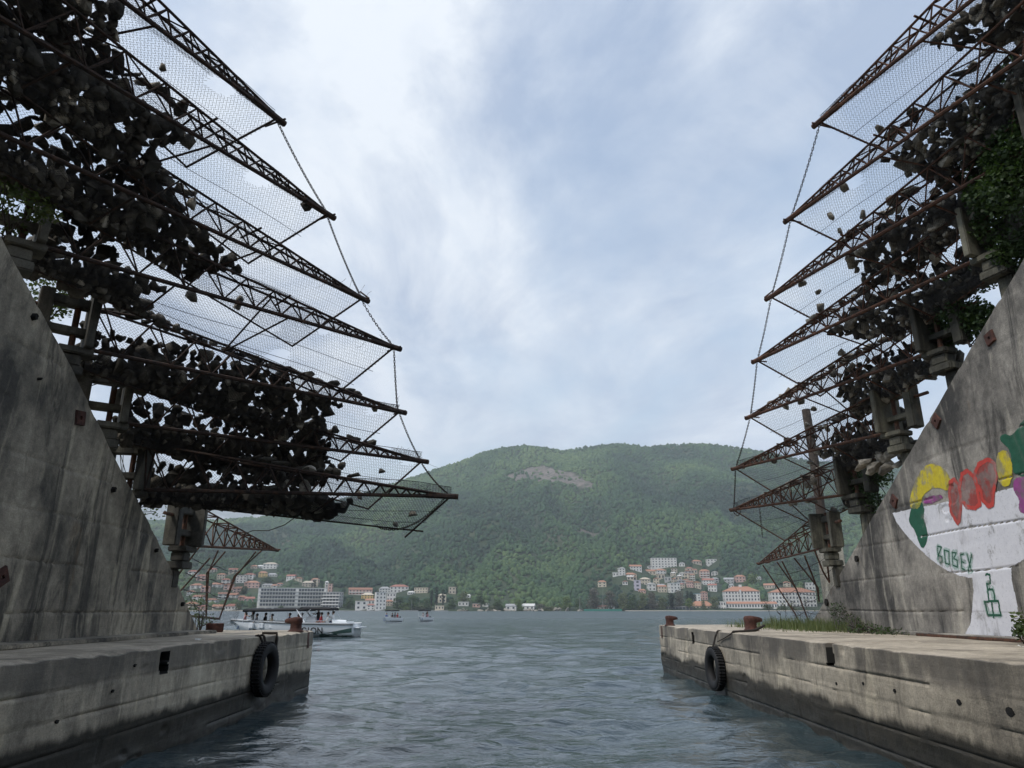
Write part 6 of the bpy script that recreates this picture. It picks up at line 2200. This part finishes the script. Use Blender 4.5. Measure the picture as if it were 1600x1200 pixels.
# ================================================================== BOATS
def hull_mesh(name, L, beam, h, mat, sheer=0.35, n=26, m=9, stern=0.92, draft=0.25):
    """planing hull, bow at -x; open edge at the top"""
    v, f = [], []
    for i in range(n + 1):
        t = i / n
        x = -L / 2 + L * t
        b = beam / 2 * min(1.0, (t / 0.55) ** 0.62) * (1 - 0.06 * max(0, t - 0.7)) * (0.02 if t == 0 else 1)
        top = h * (1 + sheer * (1 - t) ** 1.8)
        keel = -draft + (h * 1.2 + draft) * max(0, 1 - t / 0.22) ** 1.7
        chine = keel + (0.30 + 0.25 * (1 - t)) * (top - keel)
        row = []
        for j in range(m + 1):
            s = j / m
            if s < 0.4:
                q_ = s / 0.4
                y = b * 0.82 * q_; z = keel + (chine - keel) * q_ ** 1.3
            else:
                q_ = (s - 0.4) / 0.6
                y = b * (0.82 + 0.18 * q_ ** 0.6); z = chine + (top - chine) * q_
            row.append((x, y, z))
        full = [(x_, -y_, z_) for x_, y_, z_ in row[::-1]] + row[1:]
        v += full
    k = 2 * m + 1
    for i in range(n):
        for j in range(k - 1):
            f.append((i * k + j, i * k + j + 1, (i + 1) * k + j + 1, (i + 1) * k + j))
    for j in range(m):
        f.append((n * k + j, n * k + j + 1, n * k + k - 2 - j, n * k + k - 1 - j))
    return np_mesh(name, v, f, M[mat], True), k, v, n


def deck_mesh(name, v, k, n, inset, drop, mat, i0=0):
    vv, ff = [], []
    for i in range(i0, n + 1):
        a, b = Vector(v[i * k]), Vector(v[i * k + k - 1])
        vv += [(a.x, a.y * (1 - 0.0), a.z + 0.012), (a.x, a.y * (1 - inset), a.z + 0.03), (a.x, a.y * (1 - inset), a.z - drop), (b.x, b.y * (1 - inset), b.z - drop), (b.x, b.y * (1 - inset), b.z + 0.03), (b.x, b.y, b.z + 0.012)]
    for i in range(n - i0):
        for j in range(5):
            ff.append((i * 6 + j, i * 6 + j + 1, i * 6 + 6 + j + 1, i * 6 + 6 + j))
    return np_mesh(name, vv, ff, M[mat], False)


# one seated figure, grown from a skeleton; shared by everybody aboard
SK = [new_mat('skin', (0.42, 0.25, 0.18), 0.6)]
M['hair'] = new_mat('dark_hair', (0.015, 0.011, 0.009), 0.7)
M['fair_hair'] = new_mat('fair_hair', (0.22, 0.14, 0.07), 0.7)


def figure_mesh(name, stand, armpose):
    J = {'pel': ((0, 0, 0.0), .125), 'sp': ((0, 0, .20), .12), 'ch': ((0, 0.0, .42), .135), 'ne': ((0, 0, .56), .052), 'hd': ((0.01, 0, .66), .085), 'hd2': ((0.02, 0, .755), .082), 'no': ((0.105, 0, .69), .018),
         'shl': ((0, .17, .48), .055), 'shr': ((0, -.17, .48), .055), 'ell': ((.05, .24, .24), .042), 'elr': ((.05, -.24, .24), .042)}
    if armpose == 0:
        J['wrl'] = ((.27, .17, .12), .03); J['wrr'] = ((.27, -.17, .12), .03)
    else:
        J['ell'] = ((.14, .25, .36), .042); J['wrl'] = ((.34, .18, .46), .03); J['wrr'] = ((.22, -.2, .10), .03)
    hl_, hr_ = J['wrl'][0], J['wrr'][0]
    for s, w in (('l', hl_), ('r', hr_)):
        J['pa' + s] = ((w[0] + .07, w[1], w[2] - .01), .032)
        for k in range(3):
            J['f%d%s' % (k, s)] = ((w[0] + .14 - .015 * abs(k - 1), w[1] + (k - 1) * .022, w[2] - .035), .010)
        J['th' + s] = ((w[0] + .08, w[1] + (.045 if s == 'r' else -.045), w[2] + .01), .011)
    sg = {'l': 1, 'r': -1}
    for s in 'lr':
        y = .09 * sg[s]
        J['hi' + s] = ((0, y, -.02), .095)
        if stand:
            J['kn' + s] = ((.03, y, -.44), .062); J['an' + s] = ((0, y, -.84), .042); J['to' + s] = ((.15, y, -.88), .035)
        else:
            J['kn' + s] = ((.42, y * 1.2, .02), .065); J['an' + s] = ((.44, y * 1.2, -.38), .042); J['to' + s] = ((.58, y * 1.2, -.43), .035)
    E = [('pel', 'sp'), ('sp', 'ch'), ('ch', 'ne'), ('ne', 'hd'), ('hd', 'hd2'), ('hd', 'no'), ('ch', 'shl'), ('ch', 'shr'), ('shl', 'ell'), ('shr', 'elr'), ('ell', 'wrl'), ('elr', 'wrr')]
    for s in 'lr':
        E += [('pel', 'hi' + s), ('hi' + s, 'kn' + s), ('kn' + s, 'an' + s), ('an' + s, 'to' + s), ('wr' + s, 'pa' + s), ('pa' + s, 'th' + s)] + [('pa' + s, 'f%d%s' % (k, s)) for k in range(3)]
    keys = list(J)
    me = bpy.data.meshes.new('skeleton')
    me.from_pydata([J[k][0] for k in keys], [(keys.index(a), keys.index(b)) for a, b in E], [])
    o = bpy.data.objects.new('skeleton', me); col.objects.link(o)
    sk = o.modifiers.new('skin', 'SKIN'); sk.use_smooth_shade = True
    for k, d in zip(keys, me.skin_vertices[0].data):
        d.radius = (J[k][1], J[k][1])
        d.use_root = (k == 'pel')
    sb = o.modifiers.new('sub', 'SUBSURF'); sb.levels = 1; sb.render_levels = 1
    dg = bpy.context.evaluated_depsgraph_get()
    r = bpy.data.meshes.new_from_object(o.evaluated_get(dg))
    bpy.data.objects.remove(o); bpy.data.meshes.remove(me)
    r.name = name
    mi = []
    for p in r.polygons:
        c = p.center
        skin = c.z > .545 or (abs(c.y) > .12 and c.x > .12 and c.z > .03)
        mi.append(1 if skin else (2 if c.z < .06 else 0))
    return r, mi


FIG_ = [figure_mesh('seated_figure', False, 0), figure_mesh('seated_figure_reach', False, 1), figure_mesh('standing_figure', True, 1)]
_fig = {}


def hair_mesh(longh, mat):
    bm = bmesh.new()
    bmesh.ops.create_uvsphere(bm, u_segments=14, v_segments=9, radius=0.107)
    for v in bm.verts:
        v.co.x = v.co.x * 1.02 - 0.012
        if v.co.z < -0.01:
            if v.co.x > 0.0:
                v.co.x *= 0.2
            if longh:
                v.co.z *= 2.6; v.co.x -= 0.03
    me = bpy.data.meshes.new('hair'); bm.to_mesh(me); bm.free()
    me.materials.append(M[mat]); me.polygons.foreach_set('use_smooth', [True] * len(me.polygons))
    return me


HAIR = {(l, m_): hair_mesh(l, m_) for l in (0, 1) for m_ in ('hair', 'fair_hair')}
CLOTH = {'black': (0.015, 0.015, 0.017), 'white': (0.62, 0.62, 0.6), 'pink': (0.6, 0.32, 0.33), 'blue': (0.05, 0.09, 0.2), 'red': (0.4, 0.05, 0.05), 'grey': (0.25, 0.25, 0.26), 'beige': (0.45, 0.38, 0.28)}
for k_, c_ in CLOTH.items():
    M['cloth_' + k_] = new_mat('cloth_' + k_, c_, 0.85)


def person(loc, rotz, shirt, kind, label, longh=0, hairm='hair', group=None, cap=None):
    key = (kind, shirt)
    if key not in _fig:
        base, mi = FIG_[kind]
        me = base.copy()
        me.materials.clear()
        for m_ in (M['cloth_' + shirt], SK[0], M['cloth_blue']):
            me.materials.append(m_)
        me.polygons.foreach_set('material_index', np.array(mi, np.int32))
        me.polygons.foreach_set('use_smooth', np.ones(len(mi), bool))
        _fig[key] = me
    t = thing('person', label, 'person', loc, rotz, group)
    add('body', _fig[key], t)
    add('hair', HAIR[(longh, hairm)], t, (0.0, 0, 0.735))
    if cap:
        add('cap', bevel_box('cap', (0.22, 0.2, 0.08), cap, 0.03), t, (0.02, 0, 0.79))
    return t


# the large speedboat -------------------------------------------------
SX, SY = -16.9, 58.0
boat = thing('speedboat', 'long white tour speedboat with a black canopy full of passengers, passing behind the left quay', 'boat', (SX, SY, 0.0), R(-4))
HL = 10.1
hm, k_, hv_, hn_ = hull_mesh('hull', HL, 2.6, 0.98, 'white_gel', 0.30)
hull = add('hull', hm, boat)
add('deck', deck_mesh('deck', hv_, k_, hn_, 0.16, 0.35, 'white_gel'), boat)
mb = MB()
for s in (0, k_ - 1):
    mb.tube([(hv_[i * k_ + s][0], hv_[i * k_ + s][1] * 1.015, hv_[i * k_ + s][2] - 0.09) for i in range(hn_ + 1)], 0.028, 5)
add('rub_rail', mb.mesh('rub_rail', 'black', True), boat)


def hull_side(x, z, off=0.02):
    """point on the camera side (-y) of the hull"""
    t = (x + HL / 2) / HL
    fi = min(hn_ - 1e-6, max(0, t * hn_)); i = int(fi); fr = fi - i
    ra = [Vector(hv_[i * k_ + j]).lerp(Vector(hv_[(i + 1) * k_ + j]), fr) for j in range(k_ // 2 + 1)]
    for p, q_ in zip(ra[:-1], ra[1:]):
        if p.z >= z >= q_.z:
            w = (p.z - z) / (p.z - q_.z + 1e-9)
            r = p.lerp(q_, w)
            return Vector((x, r.y - off, z))
    return Vector((x, ra[-1].y - off, z))


def hull_patch(name, poly_top, poly_bot, n, mat, off=0.018):
    vv, ff = [], []
    for i in range(n + 1):
        s = i / n
        (x0, z0), (x1, z1) = poly_top; (x2, z2), (x3, z3) = poly_bot
        for r in range(4):
            g = r / 3
            x = (x0 + (x1 - x0) * s) * (1 - g) + (x2 + (x3 - x2) * s) * g
            z = (z0 + (z1 - z0) * s) * (1 - g) + (z2 + (z3 - z2) * s) * g
            vv.append(hull_side(x, z, off))
    for i in range(n):
        for r in range(3):
            ff.append((i * 4 + r, i * 4 + r + 1, i * 4 + 5 + r, i * 4 + 4 + r))
    return add(name, np_mesh(name, [tuple(v) for v in vv], ff, M[mat], True), boat)


hull_patch('hull_window', ((-3.05, 0.58), (-1.9, 0.40)), ((-2.75, 0.42), (-1.65, 0.36)), 8, 'black')
M['hull_green'] = new_mat('green_grey_stern', (0.07, 0.13, 0.11), 0.4)  # green-grey colour of the wedge low on the stern
hull_patch('stern_panel', ((2.4, 0.18), (4.95, 0.66)), ((2.3, -0.2), (4.95, -0.18)), 8, 'hull_green')

# lettering: strokes on a 0..1 box
GL = {'S': [[(1, .85), (.75, 1), (.3, 1), (.05, .82), (.1, .62), (.5, .5), (.9, .38), (.97, .18), (.72, 0), (.25, 0), (0, .15)]], 'I': [[(.5, 0), (.5, 1)]],
      'O': [[(.5, 1), (.15, .9), (0, .5), (.15, .1), (.5, 0), (.85, .1), (1, .5), (.85, .9), (.5, 1)]], 'N': [[(0, 0), (0, 1), (1, 0), (1, 1)]]}
x = 0.72
for ch, w in (('S', .30), ('S', .30), ('I', .12), ('O', .40), ('N', .32)):
    for st_ in GL[ch]:
        vv, ff = [], []
        for p0, p1 in zip(st_[:-1], st_[1:]):
            a = Vector((p0[0] * w, p0[1] * .42)); b = Vector((p1[0] * w, p1[1] * .42))
            d = (b - a).normalized(); nrm = Vector((-d.y, d.x)) * 0.036
            a -= d * 0.03; b += d * 0.03
            for sg_ in range(6):
                n0 = len(vv)
                a2, b2 = a.lerp(b, sg_ / 6), a.lerp(b, (sg_ + 1) / 6)
                for q_ in (a2 + nrm, b2 + nrm, b2 - nrm, a2 - nrm):
                    vv.append(tuple(hull_side(x + q_.x, 0.24 + q_.y, 0.035)))
                ff.append((n0, n0 + 1, n0 + 2, n0 + 3))
        add('letter', np_mesh('letter', vv, ff, M['black']), hull)
    x += w + 0.13

# canopy, frame, console, seats, engine cover
mb = MB()


def canopy(name, x0, x1, y, z0, z1, parent, mat='black', thick=0.13):
    vv, ff = [], []
    nx, ny = 10, 6
    for lay in (0, 1):
        for i in range(nx + 1):
            for j in range(ny + 1):
                s, w = i / nx, j / ny * 2 - 1
                vv.append((x0 + (x1 - x0) * s, y * w, z0 + (z1 - z0) * s + 0.10 * (1 - w * w) + 0.03 * math.sin(s * 12) * (1 - w * w) - (thick if lay else 0) * (1 if abs(w) < .99 else 1.0)))
    m_ = (nx + 1) * (ny + 1)
    for i in range(nx):
        for j in range(ny):
            a = i * (ny + 1) + j
            ff.append((a, a + 1, a + ny + 2, a + ny + 1)); ff.append((m_ + a, m_ + a + ny + 1, m_ + a + ny + 2, m_ + a + 1))
    for i in range(nx):
        for j in (0, ny):
            a = i * (ny + 1) + j; ff.append((a, a + ny + 1, m_ + a + ny + 1, m_ + a))
    for i in (0, nx):
        for j in range(ny):
            a = i * (ny + 1) + j; ff.append((a, a + 1, m_ + a + 1, m_ + a))
    return add(name, np_mesh(name, vv, ff, M[mat]), parent)


canopy('canopy', -3.7, 1.3, 1.05, 1.96, 2.03, boat, 'black', 0.17)
canopy('canopy', 0.7, 3.2, 0.95, 2.10, 2.06, boat, 'black', 0.16)
for x_ in (-3.6, -2.4, -1.0, 0.9):
    for s in (-1, 1):
        bar('canopy_pole', (x_, s * 1.08, 0.95), (x_ + 0.08, s * 1.02, 1.95), 0.022, 'chrome', boat)
for s in (-1, 1):
    bar('arch_leg', (1.35, s * 1.1, 0.9), (0.5, s * 1.0, 2.0), 0.055, 'white_gel', boat)
    bar('canopy_stay', (0.9, s * 1.0, 1.35), (1.6, s * 0.95, 2.0), 0.03, 'chrome', boat)
    bar('canopy_stay', (3.4, s * 0.9, 1.3), (2.9, s * 0.9, 2.0), 0.015, 'chrome', boat)
    for x_ in (1.6, 2.1, 2.6, 3.0):
        bar('side_rail_post', (x_, s * 1.1, 0.9), (x_ - 0.12, s * 1.08, 1.18), 0.015, 'chrome', boat)
    bar('side_rail', (1.45, s * 1.08, 1.18), (3.0, s * 1.08, 1.16), 0.016, 'chrome', boat)
add('console', bevel_box('console', (0.8, 0.9, 0.75), 'white_gel', 0.06), boat, (1.5, 0, 0.7))
for x_ in (-3.0, -2.2, -1.4, -0.5, 0.4, 2.4):
    add('seat', bevel_box('seat', (0.4, 1.9, 0.42), 'white_gel', 0.05), boat, (x_, 0, 0.60))
mb = MB(); mb.tube([(3.2, -0.5, 1.14), (4.3, -0.5, 1.08)], 0.13, 10)
add('sunpad_roll', mb.mesh('sunpad_roll', 'white_gel', True), boat)
add('engine_cover', bevel_box('engine_cover', (1.3, 1.9, 0.28), 'white_gel', 0.08), boat, (3.9, 0, 0.82))
add('swim_platform', bevel_box('swim_platform', (0.7, 2.2, 0.1), 'white_gel', 0.03), boat, (5.15, 0, 0.62))

bl = Matrix.Translation((SX, SY, 0)) @ Matrix.Rotation(R(-4), 4, 'Z')


def aboard(x, y, z):
    return tuple(bl @ Vector((x, y, z)))


GB = 'passengers on the white tour speedboat'
for (x_, y_, z_, rz, sh, kd, lab, lh) in (
    (-3.85, -0.08, 0.98, 185, 'pink', 0, 'person in pink with dark hair sitting nearest the speedboat bow', 1), (-3.25, -0.12, 1.08, 176, 'white', 1, 'long-haired person in white sitting high by the front canopy pole', 1),
    (-2.75, -0.5, 0.86, 180, 'grey', 0, 'person in grey seated under the front of the canopy', 0), (-2.35, 0.2, 0.92, 175, 'black', 0, 'person in black in the second canopy row of the speedboat', 0),
    (-1.55, -0.5, 0.84, 180, 'beige', 0, 'person in beige sitting low under the middle of the canopy', 0), (-0.2, -0.4, 0.90, 180, 'blue', 0, 'person in dark blue left of the speedboat arch', 0),
    (0.25, 0.3, 0.86, 185, 'black', 0, 'person in black just before the speedboat arch', 1), (0.75, -0.4, 0.92, 180, 'grey', 1, 'person in grey right at the white arch leg', 0),
    (1.95, -0.1, 1.0, 170, 'black', 2, 'helmsman in black at the speedboat console', 0), (2.35, -0.55, 0.95, 180, 'red', 0, 'person in red behind the helmsman', 0),
    (2.85, -0.5, 0.98, 190, 'white', 0, 'person in white sitting at the stern rail', 0), (3.15, -0.2, 1.05, 175, 'white', 1, 'person with a white cap at the speedboat stern', 0)):
    zz__ = z_ + (0.25 if kd == 2 else 0)
    person(aboard(x_, y_, zz__), R(rz - 4), sh, kd, lab, lh, 'hair', GB, 'cloth_white' if 'cap' in lab else None)


# two small boats further out -----------------------------------------
def small_boat(px, wl_py, rz, label, people, cw):
    p = atZ(px, wl_py, 0.0)
    t = thing('motorboat', label, 'boat', (p.x, p.y, 0), rz, 'small motorboats on the bay')
    L = 3.9
    me, k2, v2, n2 = hull_mesh('hull', L, 1.6, 0.62, 'white_gel', 0.35, 18, 7, draft=0.15)
    add('hull', me, t)
    add('deck', deck_mesh('deck', v2, k2, n2, 0.18, 0.25, 'white_gel'), t)
    canopy('canopy', -1.0, 1.0, cw, 1.78, 1.82, t, 'black', 0.12)
    for x_ in (-0.9, 0.9):
        for s in (-1, 1):
            bar('canopy_pole', (x_, s * 0.66, 0.6), (x_, s * 0.64, 1.74), 0.02, 'chrome', t)
    add('console', bevel_box('console', (0.5, 0.6, 0.5), 'white_gel', 0.05), t, (0.0, 0.2, 0.5))
    mb = MB(); mb.tube([(2.0, 0, 0.1), (2.1, 0, 0.5), (2.05, 0, 0.85)], [0.07, 0.12, 0.12], 8)
    add('outboard_motor', mb.mesh('outboard_motor', 'black', True), t)
    mt = Matrix.Translation((p.x, p.y, 0)) @ Matrix.Rotation(rz, 4, 'Z')
    for (x_, y_, z_, sh, kd, lab) in people:
        person(tuple(mt @ Vector((x_, y_, z_))), rz + R(180), sh, kd, lab, 0, 'hair', 'people in the small motorboats')


small_boat(612, 972, R(58), 'small white motorboat with a dark sunshade, left one of two on the bay', [(-1.2, 0.1, 0.62, 'blue', 0, 'person in blue sitting in the bow of the left small motorboat'), (-0.3, -0.3, 0.62, 'black', 0, 'person in black in the middle of the left small motorboat'),
           (0.5, -0.2, 0.66, 'grey', 0, 'person in grey under the shade of the left small motorboat'), (1.5, 0.1, 0.62, 'red', 0, 'person in red at the stern of the left small motorboat')], 0.7)
small_boat(663, 971, R(68), 'small white motorboat seen from its bow, right one of two on the bay', [(-0.9, -0.2, 0.62, 'grey', 0, 'person in grey sitting in the bow of the right small motorboat'), (0.5, -0.3, 0.64, 'pink', 0, 'person in pink in the middle of the right small motorboat'),
           (1.3, 0.2, 0.95, 'black', 2, 'person in black standing at the stern of the right small motorboat')], 0.7)
